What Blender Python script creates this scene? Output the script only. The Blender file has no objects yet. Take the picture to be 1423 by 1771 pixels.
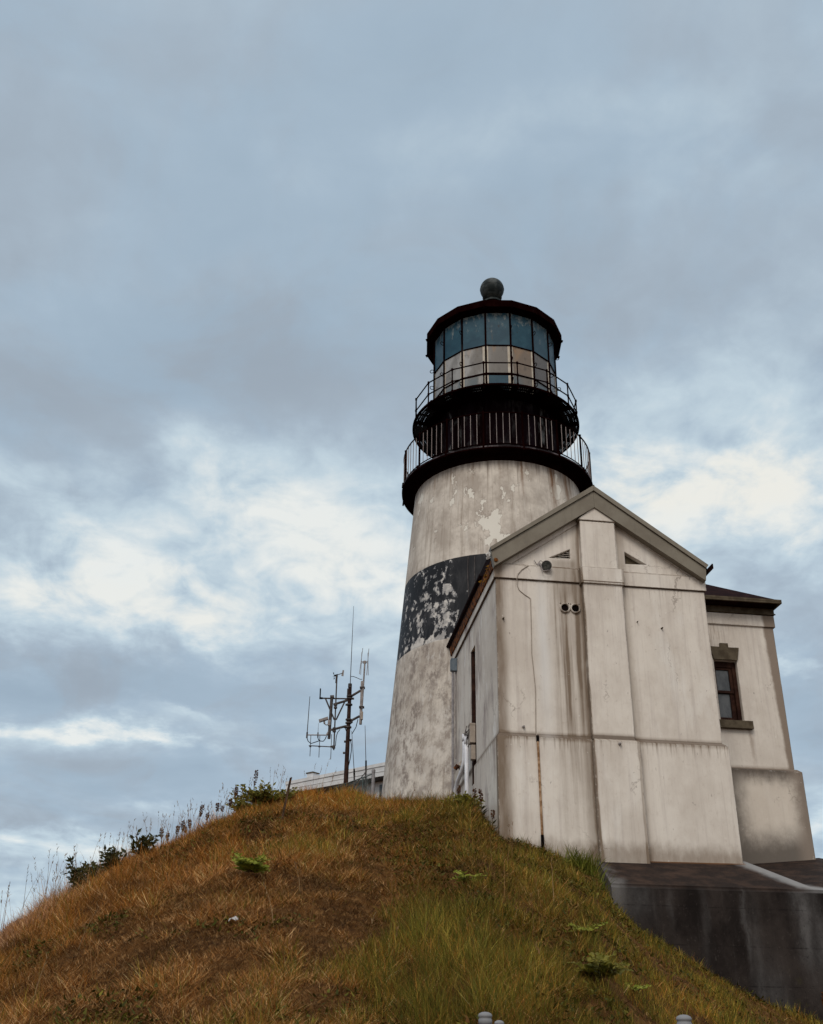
import bpy, bmesh, math, random
import numpy as np
from mathutils import Vector, Matrix
R = math.radians
random.seed(7)
S = bpy.context.scene
COL = S.collection

# ------------------------------------------------------------------ camera
# world frame: origin at the front left corner of the workroom building, x along its
# front wall, y towards the tower, z = 0 at the height of the photographer's eye
CAM = Vector((-4.19, -20.0, 0.0))
cam = bpy.data.cameras.new('camera')
cam.sensor_fit = 'VERTICAL'; cam.sensor_height = 24.0
cam.lens = 24.0 * 1814.55 / 1771.0
cam.clip_start = 0.1; cam.clip_end = 6000
camo = bpy.data.objects.new('camera', cam); COL.objects.link(camo)
_rt = Vector((0.99190745, -0.12594071, 0.01607957)); _up = Vector((-0.07206867, -0.45424115, 0.88795895))
_fw = Vector((0.10452618, 0.88193192, 0.45964156))
m3 = Matrix((_rt, _up, -_fw)).transposed()
camo.matrix_world = Matrix.Translation(CAM) @ m3.to_4x4()
S.camera = camo

# ------------------------------------------------------------------ exposure, sun, world
S.view_settings.view_transform = 'Standard'; S.view_settings.look = 'None'
S.view_settings.exposure = 0.0; S.view_settings.gamma = 1.0
SUN_EL, SUN_AZ = R(42), R(203)          # azimuth clockwise from +y: behind the camera, to its left
sun = bpy.data.lights.new('sun', 'SUN'); sun.energy = 1.5; sun.angle = R(25); sun.color = (1.0, 0.91, 0.81)
suno = bpy.data.objects.new('sun', sun); COL.objects.link(suno)
sd = Vector((math.cos(SUN_EL)*math.sin(SUN_AZ), math.cos(SUN_EL)*math.cos(SUN_AZ), math.sin(SUN_EL)))
suno.rotation_euler = sd.to_track_quat('Z', 'Y').to_euler()
suno.location = (-20, -30, 40)


class X:
    """a node socket (or number) with arithmetic that builds Math nodes"""
    tree = None
    def __init__(self, s): self.s = s
    @staticmethod
    def op(kind, *a, clamp=False):
        n = X.tree.nodes.new('ShaderNodeMath'); n.operation = kind; n.use_clamp = clamp
        for i, v in enumerate(a):
            v = v.s if isinstance(v, X) else v
            if isinstance(v, (int, float)): n.inputs[i].default_value = float(v)
            else: X.tree.links.new(v, n.inputs[i])
        return X(n.outputs[0])
    def __add__(s, o): return X.op('ADD', s, o)
    __radd__ = __add__
    def __sub__(s, o): return X.op('SUBTRACT', s, o)
    def __rsub__(s, o): return X.op('SUBTRACT', o, s)
    def __mul__(s, o): return X.op('MULTIPLY', s, o)
    __rmul__ = __mul__
    def __truediv__(s, o): return X.op('DIVIDE', s, o)
    def clamp(s): return X.op('ADD', s, 0.0, clamp=True)
    def pow(s, e): return X.op('POWER', s, e)
    def exp(s): return X.op('EXPONENT', s)
    def abs(s): return X.op('ABSOLUTE', s)
    def max(s, o): return X.op('MAXIMUM', s, o)
    def min(s, o): return X.op('MINIMUM', s, o)


def ss(x, a, b):
    """smooth step of x from a (0) to b (1); a may be above b"""
    n = X.tree.nodes.new('ShaderNodeMapRange'); n.interpolation_type = 'SMOOTHSTEP'
    flip = a > b
    lo, hi = (b, a) if flip else (a, b)
    X.tree.links.new(x.s, n.inputs[0])
    n.inputs[1].default_value = lo; n.inputs[2].default_value = hi
    n.inputs[3].default_value = 1.0 if flip else 0.0; n.inputs[4].default_value = 0.0 if flip else 1.0
    return X(n.outputs[0])


def vec(x, y, z=0.0):
    n = X.tree.nodes.new('ShaderNodeCombineXYZ')
    for i, v in enumerate((x, y, z)):
        if isinstance(v, X): X.tree.links.new(v.s, n.inputs[i])
        else: n.inputs[i].default_value = float(v)
    return n.outputs[0]


def noise(v, scale=1.0, detail=4.0, rough=0.55, dist=0.0):
    n = X.tree.nodes.new('ShaderNodeTexNoise')
    X.tree.links.new(v, n.inputs['Vector'])
    n.inputs['Scale'].default_value = scale; n.inputs['Detail'].default_value = detail
    n.inputs['Roughness'].default_value = rough; n.inputs['Distortion'].default_value = dist
    return X(n.outputs[0])


def voro(v, scale=1.0, feature='F1', out=0, rnd=1.0):
    n = X.tree.nodes.new('ShaderNodeTexVoronoi'); n.feature = feature
    X.tree.links.new(v, n.inputs['Vector']); n.inputs['Scale'].default_value = scale
    n.inputs['Randomness'].default_value = rnd
    return X(n.outputs[out])


def sep(sock):
    n = X.tree.nodes.new('ShaderNodeSeparateXYZ'); X.tree.links.new(sock, n.inputs[0])
    return X(n.outputs[0]), X(n.outputs[1]), X(n.outputs[2])


def colr(c):
    if isinstance(c, tuple):
        n = X.tree.nodes.new('ShaderNodeRGB'); n.outputs[0].default_value = (*c[:3], 1.0); return n.outputs[0]
    return c


def mix(a, b, f):
    n = X.tree.nodes.new('ShaderNodeMix'); n.data_type = 'RGBA'; n.clamp_factor = True
    for i, v in ((6, a), (7, b)):
        if isinstance(v, tuple): n.inputs[i].default_value = (*v[:3], 1.0)
        else: X.tree.links.new(v, n.inputs[i])
    if isinstance(f, X): X.tree.links.new(f.s, n.inputs[0])
    else: n.inputs[0].default_value = f
    return n.outputs[2]


def srgb(r, g, b):
    f = lambda c: c/12.92 if c <= 0.04045 else ((c+0.055)/1.055)**2.4
    return tuple(f(c/255.0) for c in (r, g, b))


# world: high overcast seen through breaks; cloud brightness laid out in sky directions
W = bpy.data.worlds.new('World'); S.world = W; W.use_nodes = True
T = W.node_tree; T.nodes.clear(); X.tree = T
out = T.nodes.new('ShaderNodeOutputWorld')
sky = T.nodes.new('ShaderNodeTexSky'); sky.sky_type = 'NISHITA'; sky.sun_disc = False
sky.sun_elevation = SUN_EL; sky.sun_rotation = SUN_AZ
bg1 = T.nodes.new('ShaderNodeBackground'); T.links.new(sky.outputs[0], bg1.inputs[0]); bg1.inputs[1].default_value = 0.1
tc = T.nodes.new('ShaderNodeTexCoord')
dx, dy, dz = sep(tc.outputs['Generated'])
az = X.op('ARCTAN2', dx, dy) * (180/math.pi)
el = X.op('ARCSINE', dz) * (180/math.pi)
inv = X.op('DIVIDE', 1.0, dz.max(0.0) + 0.22)
px, py = dx*inv, dy*inv
w1 = noise(vec(px, py, 1.3), 2.6, 7, .62) - 0.5
w2 = noise(vec(px, py, 7.7), 2.6, 7, .62) - 0.5
flat = ss(el, 8, 24)
azd = az + w1*15.0; eld = el + w2*(flat*9.5 + 2.0)
n1 = noise(vec(px*0.8, py*1.3, 0.4), 2.3, 7, .56, .35) - 0.5
n2 = noise(vec(px*1.0, py*.85, 3.1), 8.5, 7, .54, .5) - 0.5
n3 = noise(vec(az*0.045, el*0.26, 5.0), 1.0, 5, .55, .4) - 0.5        # flat streaks low down
low = ss(el, 24, 8)
n4 = noise(vec(px*1.0, py*.85, 9.1), 21.0, 6, .55, .4) - 0.5
act = ss(el, 46, 27)*.6 + .4
B = 0.46 + ss(el, 42, 24)*.07 + n1*0.36 + n2*act*0.46 + n4*act*0.16 + n3*low*0.75
warm = None
BLOBS = [(-5.5, 24.0, 21.2, 6.4, 0.17, 0), (-4.2, 27.2, 5.2, 3.4, 0.3, 0.3), (0.2, 24.4, 4.1, 2.5, 0.22, 0.4), (-10.0, 21.1, 7.0, 2.1, 0.26, 0.5), (-4.7, 20.4, 4.6, 1.4, 0.2, 0.5), (-14.4, 21.4, 3.3, 2.6, 0.2, 0.3), (3.6, 25.9, 3.9, 4.1, 0.2, 0.2), (-13.2, 30.1, 11.4, 3.2, -0.22, 0), (-4.0, 34.4, 9.8, 3.0, -0.16, 0), (3.0, 37.4, 11.7, 2.4, -0.09, 0), (-10.8, 16.6, 9.3, 1.3, -0.26, 0), (-1.5, 17.5, 5.5, 1.7, -0.18, 0), (-12.8, 14.5, 5.0, 0.6, 0.42, 0.3), (-7.4, 14.4, 4.0, 0.3, 0.3, 0.2), (-4.5, 15.8, 2.8, 0.4, 0.22, 0.1), (-11.0, 9.2, 5.4, 1.0, 0.36, 0.1), (-8.6, 12.4, 9.0, 1.0, -0.2, 0), (-11.6, 6.6, 4.1, 0.8, 0.12, 0), (-6.7, 11.0, 3.0, 0.3, 0.15, 0), (24.7, 27.3, 10.0, 4.5, 0.22, 0.1), (23.9, 28.3, 7.3, 1.5, 0.34, 0.9), (29.6, 27.2, 3.6, 2.0, 0.3, 0.7), (20.0, 27.1, 3.0, 2.8, 0.25, 0.5), (24.4, 24.9, 2.8, 1.8, -0.1, 0), (28.9, 21.4, 4.0, 1.7, -0.14, 0), (28.0, 18.5, 1.7, 0.6, 0.3, 0.3), (28.1, 14.7, 2.5, 2.5, -0.12, 0), (27.6, 10.3, 1.9, 1.2, 0.36, 0), (18.6, 46.2, 12.9, 2.5, 0.07, 0), (5.8, 46.1, 12.8, 1.7, 0.05, 0), (28.3, 43.5, 7.0, 3.2, 0.06, 0), (-21.5, 47.9, 7.6, 2.1, -0.06, 0), (23.7, 39.3, 8.8, 2.6, -0.02, 0), (28.8, 33.4, 7.2, 3.7, 0.13, 0), (19.2, 32.8, 7.0, 3.0, 0.08, 0)]
for (a0, e0, sa, se, amp, wm) in BLOBS:
    da = (azd - a0)*(1.0/sa); de = (eld - e0)*(1.0/se)
    g = ((da*da + de*de)*-1.0).exp()
    B = B + g*((n2*2.6 + n4*1.0 + n1*0.8 + 1.0)*(amp*0.74))
    if wm: warm = g*wm if warm is None else warm + g*wm
zen = ss(el, 52, 85)
n_ = T.nodes.new('ShaderNodeValToRGB'); cr = n_.color_ramp
T.links.new(B.clamp().s, n_.inputs[0])
stops = [(0.0, srgb(122, 139, 156)), (0.3, srgb(152, 169, 186)), (0.5, srgb(172, 190, 206)), (0.72, srgb(198, 215, 225)), (1.0, srgb(236, 241, 240))]
cr.elements[0].position = 0.0; cr.elements[0].color = (*stops[0][1], 1)
cr.elements[1].position = 1.0; cr.elements[1].color = (*stops[-1][1], 1)
for p_, c_ in stops[1:-1]:
    e_ = cr.elements.new(p_); e_.color = (*c_, 1)
hue = noise(vec(px, py*.85, 17.0), 4.0, 6, .58, .5)
cc = mix(n_.outputs[0], mix((.37, .405, .44), (.385, .505, .61), ss(hue, .40, .60)), ss(B, .70, .35)*.42)
cc = mix(cc, srgb(246, 241, 228), (warm*ss(B, .62, 1.0)*.5).clamp())
cc = mix(cc, (1.45, 1.42, 1.38), zen)
cc = mix(cc, (0.95, 0.93, 0.90), ss(dy, -.1, -.7)*.8)          # unseen sky behind the standpoint brightened to light the walls
bg2 = T.nodes.new('ShaderNodeBackground'); T.links.new(cc, bg2.inputs[0]); bg2.inputs[1].default_value = 1.0
mx = T.nodes.new('ShaderNodeMixShader'); mx.inputs[0].default_value = 0.93
T.links.new(bg1.outputs[0], mx.inputs[1]); T.links.new(bg2.outputs[0], mx.inputs[2]); T.links.new(mx.outputs[0], out.inputs[0])

# ------------------------------------------------------------------ mesh helpers
class MB:
    """collects shapes and links them as one mesh object; uv in metres (box projection) unless given"""
    def __init__(s): s.v = []; s.f = []; s.uv = []
    def add(s, vs, fs, uvs=None):
        o = len(s.v); s.v += [tuple(p) for p in vs]
        for i, f in enumerate(fs):
            s.f.append([o+k for k in f]); s.uv.append(None if uvs is None else uvs[i])
        return s
    def box(s, x0, x1, y0, y1, z0, z1, bev=0.0):
        if bev:
            bm = bmesh.new(); bmesh.ops.create_cube(bm, size=1.0)
            for v in bm.verts:
                v.co = Vector(((x0+x1)/2+v.co.x*(x1-x0), (y0+y1)/2+v.co.y*(y1-y0), (z0+z1)/2+v.co.z*(z1-z0)))
            bmesh.ops.bevel(bm, geom=bm.edges[:], offset=bev, segments=2, affect='EDGES', profile=.6)
            return s.bm(bm)
        vs = [(x, y, z) for z in (z0, z1) for y in (y0, y1) for x in (x0, x1)]
        return s.add(vs, [(0, 2, 3, 1), (4, 5, 7, 6), (0, 1, 5, 4), (2, 6, 7, 3), (0, 4, 6, 2), (1, 3, 7, 5)])
    def bm(s, bm):
        bm.verts.index_update()
        s.add([v.co[:] for v in bm.verts], [[v.index for v in f.verts] for f in bm.faces]); bm.free(); return s
    def hexa(s, p):
        """eight corners: bottom 4 counter clockwise then top 4"""
        return s.add(p, [(3, 2, 1, 0), (4, 5, 6, 7), (0, 1, 5, 4), (1, 2, 6, 5), (2, 3, 7, 6), (3, 0, 4, 7)])
    def prism(s, poly, y0, y1):
        """polygon of (x, z), counter clockwise seen from -y, extruded along y"""
        n = len(poly)
        vs = [(x, y0, z) for x, z in poly] + [(x, y1, z) for x, z in poly]
        return s.add(vs, [list(range(n)), list(range(2*n-1, n-1, -1))] + [((i+1) % n, i, n+i, n+(i+1) % n) for i in range(n)])
    def tube(s, pts, r, n=8, r2=None, cap=True):
        pts = [Vector(p) for p in pts]; m = len(pts); rs = [r + ((r2 if r2 is not None else r)-r)*i/max(1, m-1) for i in range(m)]
        vs = []; ref = None
        for i, p in enumerate(pts):
            t = (pts[min(i+1, m-1)] - pts[max(i-1, 0)]).normalized()
            if ref is None: ref = t.orthogonal().normalized()
            a = (ref - t*ref.dot(t)).normalized(); b = t.cross(a); ref = a
            for k in range(n):
                w = 2*math.pi*k/n; vs.append(p + (a*math.cos(w)+b*math.sin(w))*rs[i])
        fs = [(i*n+k, i*n+(k+1) % n, (i+1)*n+(k+1) % n, (i+1)*n+k) for i in range(m-1) for k in range(n)]
        if cap: fs += [list(range(n-1, -1, -1)), list(range((m-1)*n, m*n))]
        return s.add(vs, fs)
    def ring(s, c, R_, r, n=16, k=6, axis=(0, 0, 1)):
        q = Vector((0, 0, 1)).rotation_difference(Vector(axis)); c = Vector(c); vs = []
        for i in range(n):
            a = 2*math.pi*i/n
            for j in range(k):
                b = 2*math.pi*j/k; rr = R_ + r*math.cos(b)
                vs.append(c + q @ Vector((rr*math.cos(a), rr*math.sin(a), r*math.sin(b))))
        return s.add(vs, [(i*k+j, ((i+1) % n)*k+j, ((i+1) % n)*k+(j+1) % k, i*k+(j+1) % k) for i in range(n) for j in range(k)])
    def lathe(s, prof, n=64, a0=0.0, uvr=None):
        """profile of (r, z) about the z axis, first vertex column at angle a0"""
        m = len(prof); vs = []; fs = []; uv = []
        for i in range(n):
            a = a0 + 2*math.pi*i/n
            for r, z in prof: vs.append((r*math.cos(a), r*math.sin(a), z))
        for i in range(n):
            for j in range(m-1):
                fs.append((i*m+j, ((i+1) % n)*m+j, ((i+1) % n)*m+j+1, i*m+j+1))
                if uvr:
                    u0, u1 = 2*math.pi*i/n*uvr, 2*math.pi*(i+1)/n*uvr
                    uv.append(((u0, prof[j][1]), (u1, prof[j][1]), (u1, prof[j+1][1]), (u0, prof[j+1][1])))
        return s.add(vs, fs, uv if uvr else None)
    def disc(s, r, z, n=64, a0=0.0, down=False):
        vs = [(r*math.cos(a0+2*math.pi*i/n), r*math.sin(a0+2*math.pi*i/n), z) for i in range(n)]
        return s.add(vs, [list(range(n))[::-1] if down else list(range(n))])
    def holed(s, outer, holes, y, depth=0.15):
        """wall face in the plane y (facing -y) of (x, z) with holes, each with a reveal going to y+depth"""
        bm = bmesh.new(); ed = []
        for lp in [outer] + holes:
            vs = [bm.verts.new((x, y, z)) for x, z in lp]
            ed += [bm.edges.new((vs[i], vs[(i+1) % len(vs)])) for i in range(len(vs))]
        bmesh.ops.triangle_fill(bm, use_beauty=True, use_dissolve=False, edges=ed, normal=(0, -1, 0))
        for f in bm.faces:
            f.normal_update()
            if f.normal.y > 0: f.normal_flip()
        s.bm(bm)
        for h in holes:
            n = len(h); vs = [(x, y, z) for x, z in h] + [(x, y+depth, z) for x, z in h]
            s.add(vs, [(i, (i+1) % n, n+(i+1) % n, n+i) for i in range(n)])
        return s
    def build(s, name, mat, parent=None, smooth=False, fix=True):
        me = bpy.data.meshes.new(name); me.from_pydata(s.v, [], s.f)
        if fix and not any(u for u in s.uv):
            bm = bmesh.new(); bm.from_mesh(me); bmesh.ops.recalc_face_normals(bm, faces=bm.faces); bm.to_mesh(me); bm.free()
        ul = me.uv_layers.new(name='UVMap'); me.update()
        for p in me.polygons:
            g = s.uv[p.index] if p.index < len(s.uv) else None
            if g is not None:
                for k, li in enumerate(p.loop_indices): ul.data[li].uv = g[k]
            else:
                n = p.normal
                for li in p.loop_indices:
                    c = me.vertices[me.loops[li].vertex_index].co
                    if abs(n.z) > .8: ul.data[li].uv = (c.x, c.y)
                    elif abs(n.x) > abs(n.y): ul.data[li].uv = (c.y, c.z)
                    else: ul.data[li].uv = (c.x, c.z)
        if smooth:
            me.polygons.foreach_set('use_smooth', [True]*len(me.polygons))
        for m in (mat if isinstance(mat, list) else [mat]): me.materials.append(m)
        o = bpy.data.objects.new(name, me); COL.objects.link(o)
        if parent: o.parent = parent
        return o


def tag(o, label=None, cat=None, group=None, kind=None):
    if label: o['label'] = label
    if cat: o['category'] = cat
    if group: o['group'] = group
    if kind: o['kind'] = kind
    return o


def empty(name, loc, rz=0.0, label=None, cat=None, group=None):
    o = bpy.data.objects.new(name, None); COL.objects.link(o); o.location = loc; o.rotation_euler = (0, 0, rz)
    o.empty_display_size = .3
    return tag(o, label, cat, group)


def copy_part(o, parent, rz=None):
    c = o.copy(); COL.objects.link(c); c.parent = parent
    if rz is not None: c.rotation_euler = (0, 0, rz)
    return c


# ------------------------------------------------------------------ terrain heights
def _hash(ix, iy, seed):
    h = (ix.astype(np.int64)*374761393 + iy.astype(np.int64)*668265263 + seed*974711) & 0x7fffffff
    h = ((h ^ (h >> 13))*1274126177) & 0x7fffffff
    return ((h ^ (h >> 16)) & 0xffff)/65535.0


def vnoise(x, y, seed=0):
    x = np.asarray(x, float); y = np.asarray(y, float)
    ix, iy = np.floor(x), np.floor(y); fx, fy = x-ix, y-iy
    fx = fx*fx*(3-2*fx); fy = fy*fy*(3-2*fy)
    a, b = _hash(ix, iy, seed), _hash(ix+1, iy, seed); c, d = _hash(ix, iy+1, seed), _hash(ix+1, iy+1, seed)
    return (a+(b-a)*fx)*(1-fy) + (c+(d-c)*fx)*fy


def fbm(x, y, seed=0, oct=3):
    s = 0.0; w = 1.0; t = 0.0
    for i in range(oct):
        s = s + w*vnoise(x*2**i, y*2**i, seed+i*17); t += w; w *= .5
    return s/t - .5


YAW = 6.76
# crest of the mound: bearing from the standpoint (deg, 0 = optical axis), distance, height
CREST = np.array([(-180, 30, -1.6), (-75, 16, -1.5), (-40, 15, -0.5), (-24.2, 15.5, .55), (-19.7, 17, 1.38), (-17.04, 18.5, 2.04), (-13.44, 20.5, 3.08), (-11.24, 21.5, 3.66),
                  (-8.39, 23, 4.54), (-5.7, 24.3, 5.16), (-3.2, 25.3, 5.40), (-1.33, 25.7, 5.36), (2.5, 25.2, 5.22), (3.4, 23.5, 4.88), (3.96, 22.3, 4.42), (4.92, 20.5, 3.66), (7.26, 20.6, 3.44),
                  (9.8, 20.6, 3.06), (10.65, 19.4, 2.34), (12.38, 19.55, 1.84), (15.49, 20.0, 1.2), (19.31, 20.5, .55), (25, 21.5, -.15), (35, 21.5, -1.1), (60, 21, -1.5), (180, 30, -1.6)])


def polar(x, y):
    dx, dy = np.asarray(x, float)-CAM.x, np.asarray(y, float)-CAM.y
    d = np.hypot(dx, dy); a = np.degrees(np.arctan2(dx, dy)) - YAW
    return d, np.where(a < -180, a+360, a)


def H(x, y):
    d, a = polar(x, y)
    dc = np.interp(a, CREST[:, 0], CREST[:, 1]); zc = np.interp(a, CREST[:, 0], CREST[:, 2])
    z0, d0 = -1.6, 3.6
    t = np.clip((d-d0)/(dc-d0), 0, 1)
    up = z0 + (zc-z0)*(t - .035*np.sin(2*np.pi*t) + .02*np.sin(np.pi*t))
    back = np.interp(a, [-60, -16, -7, -3, 0, 180], [.30, .28, .16, .02, 0, 0])
    over = np.maximum(d-dc, 0)
    z = up - back*over*np.minimum(1, over/3)
    amp = np.clip((d-4)/4, 0, 1)*np.where(d < dc, 1, .4)
    z = z + amp*(fbm(x*.55, y*.55, 3, 3)*.34 + (fbm(x*2.2, y*2.2, 9, 2)*.17+fbm(x*5.5, y*5.5, 19, 2)*.08)*(1-np.clip((d-dc+1.5)/2, 0, 1)*.7))*np.clip((dc-d)/2.0+.35, .35, 1)
    return np.maximum(z, -9)


# ------------------------------------------------------------------ materials
MATS = {}
def material(name, fn, rough=.8, spec=.08):
    m = bpy.data.materials.new(name); m.use_nodes = True; X.tree = m.node_tree
    b = m.node_tree.nodes['Principled BSDF']; b.inputs['Roughness'].default_value = rough; b.inputs['Specular IOR Level'].default_value = spec
    fn(b); MATS[name] = m; return m


def setc(b, c):
    if isinstance(c, tuple): b.inputs['Base Color'].default_value = (*c[:3], 1)
    else: X.tree.links.new(c, b.inputs['Base Color'])


def bump(b, h, strength=.4, dist=.01):
    n = X.tree.nodes.new('ShaderNodeBump'); n.inputs['Strength'].default_value = strength; n.inputs['Distance'].default_value = dist
    X.tree.links.new(h.s, n.inputs['Height']); X.tree.links.new(n.outputs[0], b.inputs['Normal'])


def rough(b, r):
    X.tree.links.new(r.s, b.inputs['Roughness'])


def P3():
    n = X.tree.nodes.new('ShaderNodeNewGeometry'); return sep(n.outputs['Position'])


def UV():
    n = X.tree.nodes.new('ShaderNodeUVMap'); n.uv_map = 'UVMap'; u, v, _ = sep(n.outputs[0]); return u, v


def g2(x, y, x0, y0, sx, sy):
    a = (x-x0)*(1/sx); b = (y-y0)*(1/sy)
    return ((a*a+b*b)*-1.0).exp()


def m_house(b):
    x, y, z = P3(); h = x + y*0.83
    c = mix((.665, .62, .56), (.545, .495, .44), ss(noise(vec(h*.9, z*.6, 2), 1.0, 7, .66), .36, .66))
    c = mix(c, (.70, .675, .63), ss(noise(vec(h*1.3, z*.35, 8), 1.0, 6, .66), .52, .72)*.7)              # cleaner washed areas
    side = ss(y, .03, .12)*ss(x, 1.0, .4)
    fine = noise(vec(h*(26.0 - side*19.0), z*1.6, 1), 1.0, 4, .6)
    c = mix(c, (.37, .32, .265), ss(fine, .54, .80)*.34)
    grit = noise(vec(h*9, z*7, 31), 1.0, 7, .75)
    c = mix(c, (.40, .335, .28), ss(grit, .54, .70)*.35)
    st = noise(vec(h*(9.0 - side*6.6), z*(side*.3+.28), 4), 1.0, 6, .66)
    c = mix(c, (.30, .25, .235), (ss(st, .48, .70)*(side*.75+.28)).clamp())
    c = mix(c, (.72, .70, .67), ss(noise(vec(h*3.4, z*.75, 14), 1.0, 6, .62), .60, .63)*side*.8)
    front = ss(y, .1, -.02)*ss(x, 6.2, 5.0)
    wob = (noise(vec(x*3, z*.8, 6), 1.0, 3, .6)-.5)*.12
    xx = x + wob
    # brown run-off: left corner, below the vents, left of the pilaster, foot of the wall
    stain_shade = ss(xx, .30, .06)*1.05
    stain_shade = stain_shade + ss(xx, 1.10, 1.36)*ss(xx, 1.86, 1.64)*ss(z, 8.3, 8.9)*ss(z, 9.62, 9.45)*.6
    runs = ss(noise(vec(x*8.5, z*.22, 77), 1.0, 5, .62), .40, .66)
    stain_shade = stain_shade + ss(xx, 1.06, 1.28)*ss(xx, 1.86, 1.62)*ss(z, 2.6, 7.4)*ss(z, 9.2, 8.3)*(runs*.85 + .2)
    stain_shade = stain_shade + g2(xx, z, 1.72, 7.0, .06, 1.9)*.4 + g2(xx, z, 1.48, 7.2, .05, 1.2)*.7 + g2(xx, z, 1.70, 7.6, .04, .7)*.6
    stain_shade = stain_shade + ss(xx, 1.62, 1.74)*ss(xx, 1.90, 1.84)*.4
    stain_shade = stain_shade + ss(xx, 2.70, 2.72)*ss(xx, 3.0, 2.72)*.6 + ss(xx, 1.76, 1.83)*ss(xx, 1.87, 1.85)*.7  # dirt with painted soft shadow right of the pilaster, dirt on its left
    stain_shade = stain_shade*front
    stain_shade = stain_shade + ss(z, 5.50, 5.60)*ss(z, 5.76, 5.68)*.6 + ss(z, 8.965, 9.0)*ss(z, 9.012, 9.004)*.9*ss(x, 4.7, 4.6) + ss(z, 9.30, 9.32)*ss(z, 9.35, 9.34)*.6  # darker lines along the ledge and both edges of the frieze
    low = noise(vec(h*4, z*2, 3), 1.0, 4, .65)
    stain_shade = stain_shade + ss(z + (low-.5)*.5, 3.75, 3.40)*.75
    drip = noise(vec(h*22, z*.8, 9), 1.0, 3, .6)
    stain_shade = stain_shade + ss(z, 5.25, 5.6)*ss(z, 5.64, 5.60)*ss(drip, .48, .7)*.7 + ss(z, 8.5, 9.0)*ss(z, 9.02, 9.0)*ss(drip, .5, .7)*.35
    stain_shade = stain_shade*(noise(vec(h*7, z*1.2, 5), 1.0, 5, .65)*.9+.45)
    c = mix(c, (.195, .150, .112), stain_shade.clamp())
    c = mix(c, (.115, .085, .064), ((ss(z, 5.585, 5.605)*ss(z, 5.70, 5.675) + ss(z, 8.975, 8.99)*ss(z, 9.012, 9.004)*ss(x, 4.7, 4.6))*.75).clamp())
    # the vertical washed streak left of the vents
    c = mix(c, (.66, .66, .65), (g2(xx, z, .98, 7.5, .14, 1.6)*front*.7).clamp())
    # right wing: mould round the plinth panel, brown right corner, drips below the sill
    wing = ss(x, 4.78, 4.80)
    q = noise(vec(x*4.0, z*3.0, 12), 1.0, 8, .74)-.5
    c = mix(c, (.54, .475, .40), wing*ss(z, 5.66, 5.6)*.55)
    rim = 1.0 - ss(x + q*.45, 5.30, 5.90)*ss(x + q*.35, 7.02, 6.66)*ss(z + q*.5 - (x-5.5)*.10, 3.80, 4.5)*ss(z + q*.45, 5.66, 5.2)
    c = mix(c, mix((.062, .050, .042), (.16, .125, .10), ss(x, 6.6, 6.95)), (rim*wing*ss(z, 5.66, 5.64)*.85).clamp())
    c = mix(c, (.20, .155, .12), (wing*ss(z, 5.65, 5.7)*ss(x + q*.10 + (z-7.5)*.035, 6.72, 6.80)*.9).clamp())
    c = mix(c, (.25, .19, .15), (wing*(g2(x + q*.2, z, 6.06, 6.3, .05, .5)*.6 + g2(x+q*.3, z, 5.45, 8.75, .25, .3)*ss(fine, .45, .7)*.9)).clamp())
    crk = voro(vec(h*.55 + noise(vec(h*2, z*2, 41), 1.0, 5, .7)*.5, z*.30 + noise(vec(h*2, z*2, 47), 1.0, 5, .7)*.35, 1.7), 1.0, 'DISTANCE_TO_EDGE')
    c = mix(c, (.20, .165, .14), (ss(crk, .008, .002)*ss(noise(vec(h*1.1, z*.9, 51), 1.0, 3, .6), .50, .62)*.6).clamp())
    chip = noise(vec(h*5, z*4, 61), 1.0, 8, .7)
    c = mix(c, (.70, .68, .64), ss(chip, .66, .675)*.6)
    c = mix(c, (.27, .235, .21), ss(chip, .335, .32)*.6)
    speck = ss(noise(vec(h*14, z*6, 21), 1.0, 2, .5), .70, .78)
    c = mix(c, (.16, .13, .115), speck*.55)
    # worn and chipped arrises
    bv = X.tree.nodes.new('ShaderNodeBevel'); bv.samples = 4; bv.inputs['Radius'].default_value = .035
    ge = X.tree.nodes.new('ShaderNodeNewGeometry'); dt = X.tree.nodes.new('ShaderNodeVectorMath'); dt.operation = 'DOT_PRODUCT'
    X.tree.links.new(bv.outputs[0], dt.inputs[0]); X.tree.links.new(ge.outputs['Normal'], dt.inputs[1])
    ed = ss(X(dt.outputs['Value']), .995, .80)*ss(noise(vec(h*6, z*5, 67), 1.0, 7, .7), .44, .60)
    c = mix(c, mix((.20, .155, .125), (.72, .70, .65), ss(noise(vec(h*3, z*2.2, 68), 1.0, 5, .7), .47, .52)), ed*.7)
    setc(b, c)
    bump(b, fine*.6 + noise(vec(h*4, z*3, 7), 1.0, 6, .6) + noise(vec(h*30, z*30, 8), 1.0, 3, .6)*.15, .4, .012)
    for n_ in X.tree.nodes:
        if n_.type == 'BUMP': X.tree.links.new(bv.outputs[0], n_.inputs['Normal'])


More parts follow.
